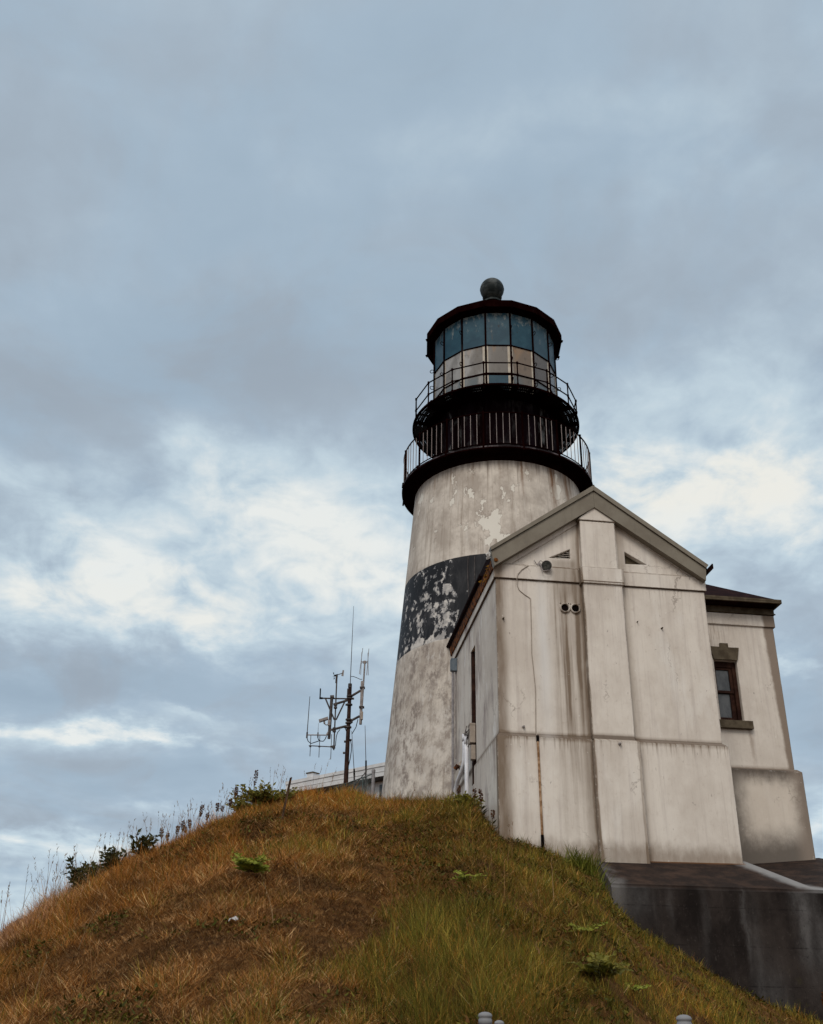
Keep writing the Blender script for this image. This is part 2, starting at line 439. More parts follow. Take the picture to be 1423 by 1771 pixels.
def m_tower(b):
    u, v = UV()
    warp = noise(vec(u*2.2, v*2.2, 3), 1.0, 5, .6)-.5
    mott = noise(vec(u*1.0, v*.8, 2), 1.0, 7, .68)
    c = mix((.615, .565, .50), (.385, .34, .295), ss(mott, .36, .62))
    streak = noise(vec(u*9, v*.35, 4), 1.0, 5, .62)
    c = mix(c, (.25, .205, .165), ss(streak, .50, .70)*.62)
    c = mix(c, (.25, .21, .18), ss(noise(vec(u*5, v*4, 81), 1.0, 8, .75), .55, .68)*.5)
    c = mix(c, (.60, .57, .52), ss(noise(vec(u*11, v*.6, 24), 1.0, 4, .6), .58, .70)*.5)
    # peeled coats with crisp borders, most of them high up and to the middle
    pe = noise(vec(u*1.15, v*.85, 9), 1.0, 8, .58, .25)
    reg = g2(u, v, -.15, 12.8, .75, .65)*.15 + g2(u, v, .1, 14.25, .6, .4)*.07 + g2(u, v, -1.2, 14.2, .5, .5)*.06 + g2(u, v, -2.4, 11.5, 1.0, 3.0)*.03
    edge = pe + reg - ss(v, 10.2, 9.8)*.2
    c = mix(c, (.67, .645, .58), ss(edge, .615, .622)*.92)
    c = mix(c, (.25, .21, .18), ss(edge, .598, .612)*ss(edge, .624, .615)*.45)
    # lower half is greyer and blotchier
    bl = noise(vec(u*3.6, v*2.2, 15), 1.0, 9, .76)
    lo = ss(v, 9.9, 9.6)
    c = mix(c, (.19, .158, .14), (ss(bl, .44, .60)*lo*(ss(noise(vec(u*.9, v*.7, 95), 1.0, 3, .6), .35, .65)*.55+.35)).clamp())
    c = mix(c, (.56, .53, .49), (ss(noise(vec(u*5.5, v*2.0, 45), 1.0, 8, .74), .54, .64)*lo*.7).clamp())
    c = mix(c, (.60, .57, .53), (ss(v + warp*.5, 8.1, 7.5)*ss(v + warp*.4, 5.6, 7.0)*ss(bl, .58, .40)*.55).clamp())
    # rust below the gallery
    rust = 0.0
    for (u0, l, w, a) in ((.86, 1.1, .05, .9), (1.02, .5, .04, .5), (1.98, 1.6, .09, 1.0), (2.12, 1.2, .05, .7), (2.72, 1.6, .10, .9), (2.95, .9, .06, .6), (-2.35, .8, .06, .6), (.1, .8, .04, .4), (-.8, .7, .05, .4), (-1.6, .9, .05, .45)):
        rust = g2(u + warp*.16, v, u0, 15.4, w, l)*a + rust
    c = mix(c, (.15, .075, .032), (rust*(.25+streak*1.7)).clamp())
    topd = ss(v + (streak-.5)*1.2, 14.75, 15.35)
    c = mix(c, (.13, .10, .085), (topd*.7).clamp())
    # black band, its paint coming off in flakes on the seaward side
    wv = (noise(vec(u*5, v*5, 33), 1.0, 3, .6)-.5)
    band = ss(v + wv*.03, 9.72, 9.735)*ss(v + wv*.02, 12.11, 12.10)
    fl = noise(vec(u*3.0, v*2.3, 51), 1.0, 9, .66, .4)
    fl2 = noise(vec(u*7, v*5.5, 52), 1.0, 4, .6)
    where = ss(u, -.95, -1.75)*.105 + g2(u, v, -2.2, 10.6, 1.0, .9)*.05 + ss(v, 10.05, 9.75)*.10*ss(u, .2, -.8) - .124 + g2(u, v, -1.5, 11.6, .25, .6)*.05 + g2(u, v, -1.35, 10.4, .4, .6)*.09
    f_ = fl*.72 + fl2*.28 + where
    bare = ss(f_, .560, .568)
    blk = mix((.017, .018, .021), (.05, .05, .053), ss(noise(vec(u*3, v*.9, 61), 1.0, 5, .65), .42, .75))
    coat = mix(blk, (.21, .21, .215), ss(f_, .535, .541)*ss(fl2, .40, .5))
    coat = mix(coat, mix((.56, .535, .50), (.33, .32, .31), ss(noise(vec(u*4, v*4, 71), 1.0, 5, .6), .42, .6)), bare)
    c = mix(c, coat, band)
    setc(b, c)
    rough(b, band*(1.0-bare)*-.30 + .85)
    bump(b, ss(edge, .60, .63)*-.5 + mott*.8 + bare*band*-.6 + noise(vec(u*16, v*12, 5), 1.0, 4, .6)*.25, .5, .012)


def m_iron(b):
    x, y, z = P3()
    n = noise(vec(x*2.0, y*2.0, z*1.2), 1.5, 6, .65)
    c = mix((.0048, .0008, .0007), (.0095, .0026, .0024), ss(n, .4, .7))
    c = mix(c, (.07, .062, .066), ss(noise(vec(x*3, y*3, z*.8), 1.0, 6, .7), .66, .74)*.4)
    setc(b, c); rough(b, n*.3+.5)


def m_watch(b):
    u, v = UV()
    pan = noise(vec(u*1.1, 0, 3), 1.0, 1, .5)
    c = mix((.0034, .0011, .0012), (.0085, .0055, .008), ss(pan, .45, .6))
    wear = noise(vec(u*3.5, v*1.1, 8), 1.0, 7, .7)
    w_ = g2(u, v, -1.45, 16.3, .35, 1.5) + g2(u, v, 1.75, 16.2, .32, 1.5) + .12
    c = mix(c, (.16, .17, .17), (ss(wear, .50, .66)*w_*.8).clamp())
    setc(b, c)


def m_teal(b):
    u, v = UV()
    n = noise(vec(u*1.4, v*1.4, 1), 1.5, 6, .65)
    c = mix((.015, .050, .078), (.026, .075, .106), ss(n, .35, .65))
    wear = noise(vec(u*3.4, v*1.7, 6), 1.5, 8, .74)
    c = mix(c, (.20, .22, .215), ss(wear + (v-20.35)*.20, .55, .66)*.75)
    c = mix(c, (.022, .018, .022), ss(noise(vec(u*2.6, v*2.6, 31), 1.6, 6, .7), .645, .665)*.85)
    c = mix(c, (.10, .07, .04), ss(noise(vec(u*7, v*.9, 36), 1.3, 4, .6), .66, .76)*.6)
    pid = X.op('FLOOR', (u + .236)*(1/.7815)); wn = X.tree.nodes.new('ShaderNodeTexWhiteNoise'); wn.noise_dimensions = '1D'; X.tree.links.new(pid.s, wn.inputs['W'])
    c = mix(c, (.11, .16, .19), ss(X(wn.outputs[0]), .6, 1.0)*.3)  # some panes paler, a painted reflection that varies per pane
    setc(b, c); b.inputs['Roughness'].default_value = .42


def m_pane(b):
    u, v = UV()
    n = noise(vec(u*1.1, v*.35, 5), 1.2, 4, .6)
    c = mix((.18, .155, .13), (.31, .305, .295), ss(u + n*2 - 1.0, .1, -.9))
    rs = noise(vec(u*7, v*1.0, 2), 1.1, 4, .6)
    c = mix(c, (.30, .17, .075), (ss(rs + (v-19.2)*.30, .56, .70)*ss(u, -1.4, .2)*.8).clamp())
    c = mix(c, (.25, .165, .10), ss(u + n, .85, 1.3)*ss(v, 18.5, 18.7)*.8)
    pid = X.op('FLOOR', (u + .236)*(1/.7815)); wn = X.tree.nodes.new('ShaderNodeTexWhiteNoise'); wn.noise_dimensions = '1D'; X.tree.links.new(pid.s, wn.inputs['W'])
    c = mix(c, (.10, .10, .10), ss(X(wn.outputs[0]), .1, .9)*.8)
    dg = X.op('FRACT', (u + .236)*(1/.7815) + 100.0)
    c = mix(c, (.115, .105, .095), ss(dg*1.1 + v*-.9 + 17.35 + (n-.5)*.5, .25, .55)*ss(n, .40, .52)*.55)
    c = mix(c, (.10, .13, .145), ss(v + n*.2, 18.70, 18.50)*ss(noise(vec(u*1.3, 0, 9), 1.0, 1, .5), .42, .52)*.8)
    c = mix(c, (.075, .065, .055), ss(noise(vec(u*4, v*3, 19), 1.3, 7, .72), .50, .68)*.55)
    setc(b, c); b.inputs['Roughness'].default_value = .25


def m_concrete(b):
    x, y, z = P3()
    n = noise(vec(x*.9, y*.9, z*.5), 1.2, 7, .66)
    c = mix((.0095, .0070, .0062), (.034, .027, .024), ss(n, .38, .70))
    st = noise(vec(x*5.0, y*.3, z*.4), 1.0, 7, .7)
    face = ss(y, -1.40, -1.47)*(noise(vec(x*3, y, z*2.2), 1.3, 6, .7)*1.6-.15).clamp()
    c = mix(c, (.085, .077, .072), (ss(st, .52, .76)*face*.45).clamp())
    xx = x + (noise(vec(x*3, z*1.1, 5), 1.0, 6, .7)-.5)*.45
    for (x0, w, zc_, hl, a) in ((3.95, .05, 2.1, .7, .55), (4.10, .09, 1.5, .9, .35), (5.02, .16, 2.2, .8, .95), (5.30, .10, 1.7, 1.0, .6), (2.0, .28, 2.45, .35, .45), (2.62, .06, 2.35, .3, .25), (3.2, .08, 2.2, .8, .22), (4.3, .25, 1.0, .5, .4)):
        c = mix(c, (.165, .16, .158), (g2(xx, z, x0, zc_, w, hl)*face*a*.75).clamp())
    gr = noise(vec(x*16, y*16, z*13), 1.0, 6, .8)
    c = mix(c, (.095, .082, .074), ss(gr, .56, .70)*.35)
    c = mix(c, (.005, .004, .004), ss(gr, .42, .33)*.6)
    bd = (X.op('FRACT', z*(1/.62) + .2) - .5).abs()
    c = mix(c, (.006, .005, .005), ss(bd, .475, .497)*ss(noise(vec(x*2, 0, z), 1.3, 5, .7), .42, .60)*.7)
    c = mix(c, (.055, .050, .018), ss(noise(vec(x*2.4, y, z*2.4), 1.2, 7, .75), .56, .66)*ss(z, 2.0, .4)*.6)
    top = ss(y, -1.50, -1.40)
    c = mix(c, mix((.020, .014, .012), (.050, .031, .023), ss(noise(vec(x*2, y*3, 1), 1.0, 6, .7), .40, .68)), top)
    # pale worn hip between the two aprons and the left end
    q = (noise(vec(x*2, y*2, 4), 1.0, 4, .6)-.5)
    d_ = (x - 4.68 + y*.42 + y*y*-.08 + q*.5).abs() + ss(y, -1.2, -.2)*.07
    c = mix(c, (.30, .30, .30), (ss(d_, .44, .10)*top*ss(y, .15, 0)*.7).clamp())
    c = mix(c, (.17, .165, .16), (ss(x + q*.9, 2.0, 1.6)*ss(z, 1.9, 2.6)*.6).clamp())
    c = mix(c, (.16, .075, .03), (ss(y + q*.05, -.20, -.13)*ss(y, .05, -.02)*ss(x, 2.3, 2.8)*ss(x, 4.72, 4.66)*top*.6).clamp())
    setc(b, c); rough(b, n*.2+.7)
    bump(b, n + gr*.8, .6, .02)


def plain(c1, c2, sc=3.0, lo=.4, hi=.65, r=.7, bmp=0.0):
    def f(b):
        x, y, z = P3(); n = noise(vec(x, y, z), sc, 6, .65)
        setc(b, mix(c1, c2, ss(n, lo, hi))); b.inputs['Roughness'].default_value = r
        if bmp: bump(b, n, bmp, .01)
    return f


def m_fascia(b):
    x, y, z = P3(); n = noise(vec(x*1.5, y*1.5, z*1.5), 1.4, 5, .6)
    c = mix((.168, .148, .118), (.205, .185, .15), ss(n, .35, .65))
    c = mix(c, (.11, .10, .08), ss(noise(vec(x*9, y*3, z*2), 1.0, 4, .6), .56, .75)*.35)
    setc(b, c); b.inputs['Roughness'].default_value = .45


def m_rust(b):
    x, y, z = P3(); n = noise(vec(x, y, z), 9, 6, .7)
    c = mix((.045, .020, .012), (.22, .075, .018), ss(n, .42, .60))
    c = mix(c, (.24, .115, .02), ss(noise(vec(x, y, z), 22, 4, .6), .56, .66)*ss(y, 1.3, .1)*.9)
    setc(b, c)
    bump(b, n, .6, .02)


def m_glass(b):
    x, y, z = P3(); n = noise(vec(x*2.5, y, z*1.5), 1.6, 5, .6)
    c = mix((.022, .026, .03), (.075, .08, .085), ss(n, .38, .66))
    c = mix(c, (.10, .10, .10), ss(noise(vec(x*6, 0, z*2), 1.4, 4, .6), .58, .7)*ss(z, 7.5, 7.3)*.5)
    setc(b, c); b.inputs['Roughness'].default_value = .12


def m_soil(b):
    x, y, z = P3()
    n = noise(vec(x, y, z), 1.1, 6, .62); f = noise(vec(x*2.2, y*1.4, z), 7, 6, .72)
    c = mix((.055, .024, .007), (.12, .055, .017), ss(n, .38, .62))
    c = mix(c, (.27, .145, .055), ss(f, .50, .68)*.7)
    c = mix(c, (.020, .009, .004), ss(noise(vec(x*1.5, y*1.5, z), 9, 5, .7), .54, .66)*.8)
    c = mix(c, (.022, .011, .006), ss(noise(vec(x, y, z), 3.2, 5, .7), .56, .70)*.7)
    setc(b, c); bump(b, f, .8, .05)


def m_blade(b):
    n = X.tree.nodes.new('ShaderNodeAttribute'); n.attribute_name = 'tint'
    setc(b, n.outputs[0]); b.inputs['Roughness'].default_value = .7
    b.inputs['Specular IOR Level'].default_value = .12
    t = X.tree.nodes.new('ShaderNodeBsdfTranslucent'); X.tree.links.new(n.outputs[0], t.inputs[0])
    m = X.tree.nodes.new('ShaderNodeMixShader'); m.inputs[0].default_value = .15
    o = X.tree.nodes['Material Output']
    X.tree.links.new(b.outputs[0], m.inputs[1]); X.tree.links.new(t.outputs[0], m.inputs[2]); X.tree.links.new(m.outputs[0], o.inputs[0])


def m_grate(b):
    """iron plate with punched holes, in plan coordinates round the tower"""
    n = X.tree.nodes.new('ShaderNodeTexCoord'); x, y, z = sep(n.outputs['Object'])
    r = (x*x+y*y).pow(.5); a = X.op('ARCTAN2', y, x)*(180/math.pi)
    fr = X.op('FRACT', (a+180.0)*(1/1.5)) - .5; fq = X.op('FRACT', r*(1/.07)) - .5
    hole = ss(fr*fr*.72 + fq*fq*1.0, .020, .012)*ss(r, 2.30, 2.31)
    seg = X.op('FRACT', (a+188.8)*(1/11.25)); band_ = X.op('FRACT', r*(1/.245) + .35)
    hole = hole*ss(seg, .14, .17)*ss(seg, .92, .88)*ss(band_, .22, .25)
    hole = hole*ss(noise(vec(x*1.3, y*1.3, 2), 1.0, 2, .5), .47, .53)
    setc(b, (.004, .0012, .0011)); b.inputs['Roughness'].default_value = .6
    t = X.tree.nodes.new('ShaderNodeBsdfTransparent')
    m = X.tree.nodes.new('ShaderNodeMixShader'); o = X.tree.nodes['Material Output']
    X.tree.links.new(hole.s, m.inputs[0]); X.tree.links.new(b.outputs[0], m.inputs[1]); X.tree.links.new(t.outputs[0], m.inputs[2]); X.tree.links.new(m.outputs[0], o.inputs[0])


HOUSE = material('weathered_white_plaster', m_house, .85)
TOWER = material('peeling_tower_paint', m_tower)
IRON = material('black_iron', m_iron, .8, .0)
WATCH = material('worn_black_iron', m_watch, .8, .0)
TEAL = material('teal_painted_pane', m_teal, .5, .15)
PANE = material('lantern_glass', m_pane, .3, .3)
GRATE = material('punched_iron_plate', m_grate)
CONC = material('dark_stained_concrete', m_concrete)
FASCIA = material('tan_metal_flashing', m_fascia)
RUST = material('rusted_gutter', m_rust)
GLASS = material('window_glass', m_glass, .12, .5)
SOIL = material('dry_ground', m_soil, .95)
BLADE = material('grass_blade', m_blade)
BLACK = material('dark_void', plain((.003, .002, .002), (.006, .004, .004)), .9, .02)
BROWN = material('dark_brown_frame', plain((.020, .008, .006), (.045, .020, .013), 6), .6)
STONE = material('olive_painted_stone', plain((.062, .048, .032), (.105, .085, .058), 5, r=.75, bmp=.2))
ROOF = material('dark_red_roofing', plain((.010, .003, .003), (.020, .007, .006), 5), .8, .02)
GALV = material('galvanised_steel', plain((.20, .205, .215), (.29, .295, .31), 8, r=.55))
CONDUIT = material('grey_conduit_paint', plain((.20, .19, .20), (.30, .29, .295), 6, r=.5))
BOXBLUE = material('blue_grey_box_paint', plain((.11, .145, .18), (.16, .19, .22), 8, r=.4))
PIPEW = material('white_pvc_pipe', plain((.56, .57, .61), (.70, .71, .74), 4, r=.4))
BOXTAN = material('tan_box_paint', plain((.30, .255, .215), (.38, .33, .28), 7, r=.6))
WOODB = material('brown_weathered_pole', plain((.024, .012, .010), (.05, .028, .022), 6, r=.7))
DKMETAL = material('dull_bracket_steel', plain((.05, .042, .042), (.10, .088, .085), 8, r=.55))
LTMETAL = material('light_grey_steel', plain((.22, .20, .195), (.34, .31, .30), 8, r=.5))
WHITE = material('white_painted_metal', plain((.55, .56, .57), (.66, .67, .68), 2, r=.5))
COPPER = material('dark_green_copper', plain((.018, .024, .025), (.075, .085, .085), 3.5, .42, .66, r=.5))
ORANGE = material('bare_rusty_pipe', plain((.17, .085, .035), (.40, .27, .17), 7, .4, .6, r=.8))
LICHEN = material('orange_lichen', plain((.16, .075, .008), (.28, .15, .02), 40))
FLAKE = material('white_flaking_paint', plain((.50, .49, .46), (.72, .71, .69), 20, .35, .5, r=.8))
STAKE = material('grey_brown_wood', plain((.030, .017, .010), (.085, .05, .03), 10))
PAPER = material('white_paper', plain((.42, .42, .41), (.62, .62, .62), 30))
NETM = material('green_grey_wire', plain((.065, .085, .085), (.12, .14, .14), 5))
LENS = material('dark_lamp_lens', plain((.03, .032, .03), (.085, .085, .075), 14), .2)

# ------------------------------------------------------------------ workroom building
def chain(o):
    v = Vector((0, 0, 0))
    while o is not None: v = v + o.location; o = o.parent
    return v


def put(mb, name, mat, parent, **k):
    """build a part whose shape is given in world coordinates"""
    c = chain(parent); mb.v = [(p[0]-c.x, p[1]-c.y, p[2]-c.z) for p in mb.v]
    return mb.build(name, mat, parent, **k)


def turn_x(mb):
    """a wall drawn facing -y turned to face -x:  (x', y', z') -> (y', -x', z')"""
    mb.v = [(p[1], -p[0], p[2]) for p in mb.v]; return mb


hb = empty('workroom_building', (0, 0, 3.3), label='weathered off-white gabled workroom joined to the front of the lighthouse tower', cat='building')
w = MB()
LV = [(1.17, 9.552), (1.652, 9.566), (1.652, 9.795)]
RV = [(2.870, 9.533), (3.351, 9.548), (2.870, 9.825)]
w.holed([(0, 3.0), (4.58, 3.0), (4.58, 9.40), (2.205, 11.02), (0, 9.40)], [LV, RV], 0.0, .13)
t = MB().holed([(-6.6, 3.0), (0, 3.0), (0, 9.40), (-6.6, 9.40)], [[(-3.04, 5.3), (-2.47, 5.3), (-2.47, 8.40), (-3.04, 8.40)]], 0.0, .3)
turn_x(t); w.add(t.v, t.f)
w.add([(4.58, 0, 3), (4.58, 6.6, 3), (4.58, 6.6, 9.4), (4.58, 0, 9.4)], [(0, 1, 2, 3)])
# right wing
w.holed([(4.581, 3.0), (6.95, 3.0), (6.95, 9.38), (4.581, 9.38)], [[(5.40, 6.71), (5.95, 6.71), (5.95, 8.13), (5.40, 8.13)]], 1.8, .24)
w.add([(6.95, 1.8, 3), (6.95, 5.2, 3), (6.95, 5.2, 9.38), (6.95, 1.8, 9.38)], [(0, 1, 2, 3)])
w.add([(4.6, 5.2, 3), (4.6, 5.2, 9.38), (6.95, 5.2, 9.38), (6.95, 5.2, 3)], [(0, 1, 2, 3)])
wall = put(w, 'wall', HOUSE, hb, fix=False)
v = MB().box(.2, .22, -3.2, -2.3, 5.2, 8.5)
v.v = [(p[0], -p[1], p[2]) for p in v.v]
v.box(.004, .198, 2.93, 3.035, 5.31, 8.39)
put(v, 'slot_window', BROWN, hb)
# lower proud base with sloping top, and the base of the pilaster
def proud(x0, x1, yf, yb, z0, z1, sl, yw):
    m = MB(); m.hexa([(x0, yf, z0), (x1, yf, z0), (x1, yb, z0), (x0, yb, z0), (x0, yf, z1), (x1, yf, z1), (x1, yb, z1), (x0, yb, z1)])
    d = min(.06, (x1-x0)/4)
    m.hexa([(x0, yf, z1+.0015), (x1, yf, z1+.0015), (x1, yb, z1+.0015), (x0, yb, z1+.0015), (x0+d, yw, z1+sl), (x1-d, yw, z1+sl), (x1-d, yb, z1+sl), (x0+d, yb, z1+sl)])
    return m
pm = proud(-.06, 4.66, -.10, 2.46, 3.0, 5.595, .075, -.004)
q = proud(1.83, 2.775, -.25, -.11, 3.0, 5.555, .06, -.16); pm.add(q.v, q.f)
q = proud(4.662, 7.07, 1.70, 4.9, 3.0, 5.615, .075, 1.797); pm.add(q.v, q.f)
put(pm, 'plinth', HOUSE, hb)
pm = MB().box(1.85, 2.71, -.15, .02, 5.60, 8.948).box(1.865, 2.645, -.135, .02, 9.325, 10.44)
put(pm, 'pilaster', HOUSE, hb)
put(MB().prism([(1.83, 10.46), (2.68, 10.46), (2.66, 10.49), (2.22, 10.80), (1.85, 10.49)], -.16, .02), 'pilaster_cap', HOUSE, hb)
fr = MB().box(-.04, 1.808, -.04, .5, 9.0, 9.335).box(2.752, 4.62, -.04, .5, 9.0, 9.335).box(1.81, 2.75, -.19, .02, 8.95, 9.322)
fr.box(-.043, .3, .502, 6.4, 9.0, 9.30)
put(fr, 'frieze_band', HOUSE, hb)
put(MB().box(4.63, 6.99, 1.76, 1.9, 9.003, 9.283).box(6.80, 6.988, 1.902, 5, 9.003, 9.283), 'frieze_band', HOUSE, hb)
rk = MB().prism([(.10, 9.34), (.34, 9.34), (1.83, 10.40), (1.83, 10.58)], -.028, .01).prism([(4.28, 9.34), (4.50, 9.34), (2.68, 10.60), (2.68, 10.44)], -.028, .01)
put(rk, 'rake_trim', HOUSE, hb)
# rake flashing
f = MB()
f.prism([(-.06, 9.194), (2.203, 10.768), (2.203, 11.165), (-.13, 9.527)], -.20, -.03).prism([(2.207, 10.768), (4.572, 9.178), (4.603, 9.455), (2.207, 11.165)], -.20, -.03)
f.prism([(-.13, 9.535), (2.203, 11.172), (2.203, 11.295), (-.145, 9.612)], -.24, -.03).prism([(2.207, 11.172), (4.603, 9.462), (4.655, 9.535), (2.207, 11.295)], -.24, -.03)
put(f, 'rake_flashing', FASCIA, hb)
r = MB().prism([(-.10, 9.40), (2.205, 11.05), (2.205, 11.24), (-.13, 9.56)], -.025, 7.0).prism([(2.206, 11.05), (4.62, 9.36), (4.62, 9.52), (2.206, 11.24)], -.025, 7.0)
# hipped roof of the wing
e0 = 9.545
r.add([(4.3, 1.42, e0), (7.03, 1.42, e0), (7.03, 5.6, e0), (4.3, 5.6, e0), (4.94, 3.5, 11.0), (4.3, 3.5, 11.0)], [(0, 1, 4, 5), (1, 2, 4), (2, 3, 5, 4)])
put(r, 'roof', ROOF, hb, fix=False)
c = MB().hexa([(4.62, 1.735, 9.45), (6.98, 1.735, 9.45), (6.98, 5.2, 9.45), (4.62, 5.2, 9.45), (4.62, 1.44, 9.535), (7.0, 1.44, 9.535), (7.0, 5.5, 9.535), (4.62, 5.5, 9.535)])
put(c, 'eave_soffit', ROOF, hb)
c = MB().box(4.64, 7.0, 1.735, 1.9, 9.292, 9.448).box(4.64, 7.02, 1.715, 1.733, 9.296, 9.325).box(6.86, 7.0, 1.905, 5.1, 9.292, 9.448)
put(c, 'eave_frieze', STONE, hb)
g = MB()
def half_gutter(m, p, q, rr):
    p, q = Vector(p), Vector(q); t = (q-p).normalized(); s = Vector((t.y, -t.x, 0)).normalized(); n = 9; vs = []
    for e in (p, q):
        for rad in (rr, rr*.86):
            for i in range(n):
                a = math.pi*i/(n-1); vs.append(e + s*math.cos(a)*rad - Vector((0, 0, 1))*math.sin(a)*rad)
    o = lambda e, k, i: e*2*n+k*n+i
    fs = []
    for i in range(n-1):
        fs += [(o(0, 0, i), o(0, 0, i+1), o(1, 0, i+1), o(1, 0, i)), (o(0, 1, i), o(1, 1, i), o(1, 1, i+1), o(0, 1, i+1)),
               (o(0, 0, i), o(0, 1, i), o(0, 1, i+1), o(0, 0, i+1)), (o(1, 0, i), o(1, 0, i+1), o(1, 1, i+1), o(1, 1, i))]
    for i in (0, n-1): fs.append((o(0, 0, i), o(1, 0, i), o(1, 1, i), o(0, 1, i)))
    return m.add(vs, fs)
# left eave: rusted board and the remains of the gutter
g = MB().hexa([(-.075, .0, 9.20), (-.01, .0, 9.20), (-.01, 6.2, 9.20), (-.075, 6.2, 9.20), (-.10, .0, 9.44), (-.01, .0, 9.44), (-.01, 6.2, 9.44), (-.10, 6.2, 9.44)])
eb = put(g, 'eave_board', RUST, hb); tag(eb, 'rust streaked eave board on the tower side')
g = half_gutter(MB(), (-.11, .95, 9.50), (-.11, 5.9, 9.50), .062)
put(g, 'gutter', ROOF, hb)
g = half_gutter(MB(), (4.69, -.18, 9.50), (4.69, 1.38, 9.50), .075); g.box(4.76, 4.785, -.18, 1.38, 9.49, 9.60)
put(g, 'gutter', ROOF, hb)
g = MB().box(4.64, 7.045, 1.375, 1.42, 9.452, 9.545).box(4.64, 7.03, 1.37, 1.374, 9.50, 9.53).box(7.0, 7.045, 1.422, 5.6, 9.452, 9.545)
put(g, 'gutter', STONE, hb)
# lichen clump and flaking paint at the left end of the gutter
rnd = random.Random(3)
m = MB()
for i in range(70):
    yy = rnd.uniform(-.1, 1.1); s = rnd.uniform(.015, .045); p = Vector((-.07+rnd.gauss(0, .025), yy, 9.33+rnd.gauss(0, .05)-.02*yy))
    m.add([p+Vector((rnd.uniform(-s, s), rnd.uniform(-s, s), rnd.uniform(-s, s))) for k in range(4)], [(0, 1, 2), (0, 2, 3), (0, 3, 1), (1, 3, 2)])
put(m, 'lichen', LICHEN, eb)
m = MB()
for i in range(26):
    s = rnd.uniform(.02, .04); p = Vector((-.17+rnd.gauss(0, .02), -.14+rnd.gauss(0, .03), 9.44+rnd.gauss(0, .05)))
    m.add([p+Vector((rnd.uniform(-s, s), rnd.uniform(-s, s), rnd.uniform(-s, s))) for k in range(4)], [(0, 1, 2), (0, 2, 3), (0, 3, 1), (1, 3, 2)])
put(m, 'flaking_paint', FLAKE, hb)
m = MB().ring((-.03, -.215, 9.325), .032, .014, 14, 6, (0, 1, 0)).tube([(-.03, -.24, 9.325), (-.03, -.19, 9.325)], .02, 10)
put(m, 'bolt_head', RUST, hb)
# louvred vents
m = MB().add([(1.17, .12, 9.552), (1.652, .12, 9.566), (1.652, .12, 9.795)], [(0, 1, 2)])
lv = put(m, 'louver_vent', BROWN, hb, fix=False)
m = MB()
for i, z in enumerate((9.60, 9.645, 9.69, 9.735)):
    x0 = 1.17 + (z-9.54)/.243*.482
    m.hexa([(x0, .02, z-.022), (1.652, .02, z-.022), (1.652, .10, z+.006), (x0, .10, z+.006), (x0+.02, .02, z-.012), (1.652, .02, z-.012), (1.652, .10, z+.016), (x0+.02, .10, z+.016)])
put(m, 'slats', HOUSE, lv)
m = MB().add([(2.870, .12, 9.533), (3.351, .12, 9.548), (2.870, .12, 9.825)], [(0, 1, 2)])
put(m, 'louver_vent', STONE, hb, fix=False)
# twin vent pipes
for x in (1.467, 1.691):
    m = MB(); n = 28
    prof = [(.112, 0.0), (.112, .03), (.098, .045), (.086, .045), (.078, .03), (.078, .0)]
    vs = []
    for i in range(n):
        a = 2*math.pi*i/n
        for rr, d in prof: vs.append((x+rr*math.cos(a), -.002-d, 8.408+rr*math.sin(a)))
    k = len(prof)
    m.add(vs, [(i*k+j, ((i+1) % n)*k+j, ((i+1) % n)*k+j+1, i*k+j+1) for i in range(n) for j in range(k-1)])
    vp = put(m, 'vent_pipe', HOUSE, hb, smooth=False)
    put(MB().add([(x+.08*math.cos(2*math.pi*i/n), -.006, 8.408+.08*math.sin(2*math.pi*i/n)) for i in range(n)], [list(range(n))]), 'opening', BLACK, vp)
    for a in (.9, 2.3):
        b_ = MB().tube([(x+.14*math.cos(a), 0, 8.408+.14*math.sin(a)), (x+.14*math.cos(a), -.012, 8.408+.14*math.sin(a))], .009, 8)
        put(b_, 'screw', BROWN, vp)
# anchor bolts and stubs on the wall
for x, y, z, rr in ((.491, 0, 5.815, .030), (2.353, -.25, 5.50, .030), (3.544, 0, 8.087, .020), (.139, 0, 8.085, .022), (3.02, 0, 8.20, .012)):
    m = MB().tube([(x, y, z), (x, y-.05, z-.004)], rr, 12, rr*.8).tube([(x, y-.03, z), (x, y-.085, z-.008)], rr*.5, 8)
    put(m, 'anchor_bolt', LTMETAL if z < 7 else STONE, hb)
# strip added for the lit left side of the pilaster base
put(MB().box(1.812, 1.828, -.252, -.236, 3.3, 5.5), 'lit_side_strip', HOUSE, hb)
# window of the wing
wn = put(MB().box(5.402, 5.43, 1.90, 1.99, 6.715, 8.0).box(5.86, 5.948, 1.90, 1.99, 6.715, 8.0).box(5.402, 5.948, 1.90, 1.99, 8.0, 8.128), 'window', BROWN, hb)
s = MB()
s.box(5.432, 5.472, 1.93, 1.985, 7.40, 7.998).box(5.785, 5.858, 1.93, 1.985, 7.40, 7.998).box(5.473, 5.784, 1.93, 1.985, 7.945, 7.998).box(5.473, 5.784, 1.93, 1.985, 7.40, 7.455)
put(s, 'sash', BROWN, wn); s = MB()
s.box(5.432, 5.475, 1.965, 2.02, 6.72, 7.398).box(5.765, 5.858, 1.965, 2.02, 6.72, 7.398).box(5.476, 5.764, 1.965, 2.02, 6.72, 6.84)
put(s, 'sash', BROWN, wn)
put(MB().box(5.468, 5.79, 1.962, 1.968, 7.45, 7.95), 'pane', GLASS, wn)
put(MB().box(5.47, 5.77, 1.995, 2.001, 6.83, 7.40), 'pane', GLASS, wn)
put(MB().box(5.38, 5.972, 2.012, 2.05, 6.69, 8.15), 'dark_backing', BLACK, wn)
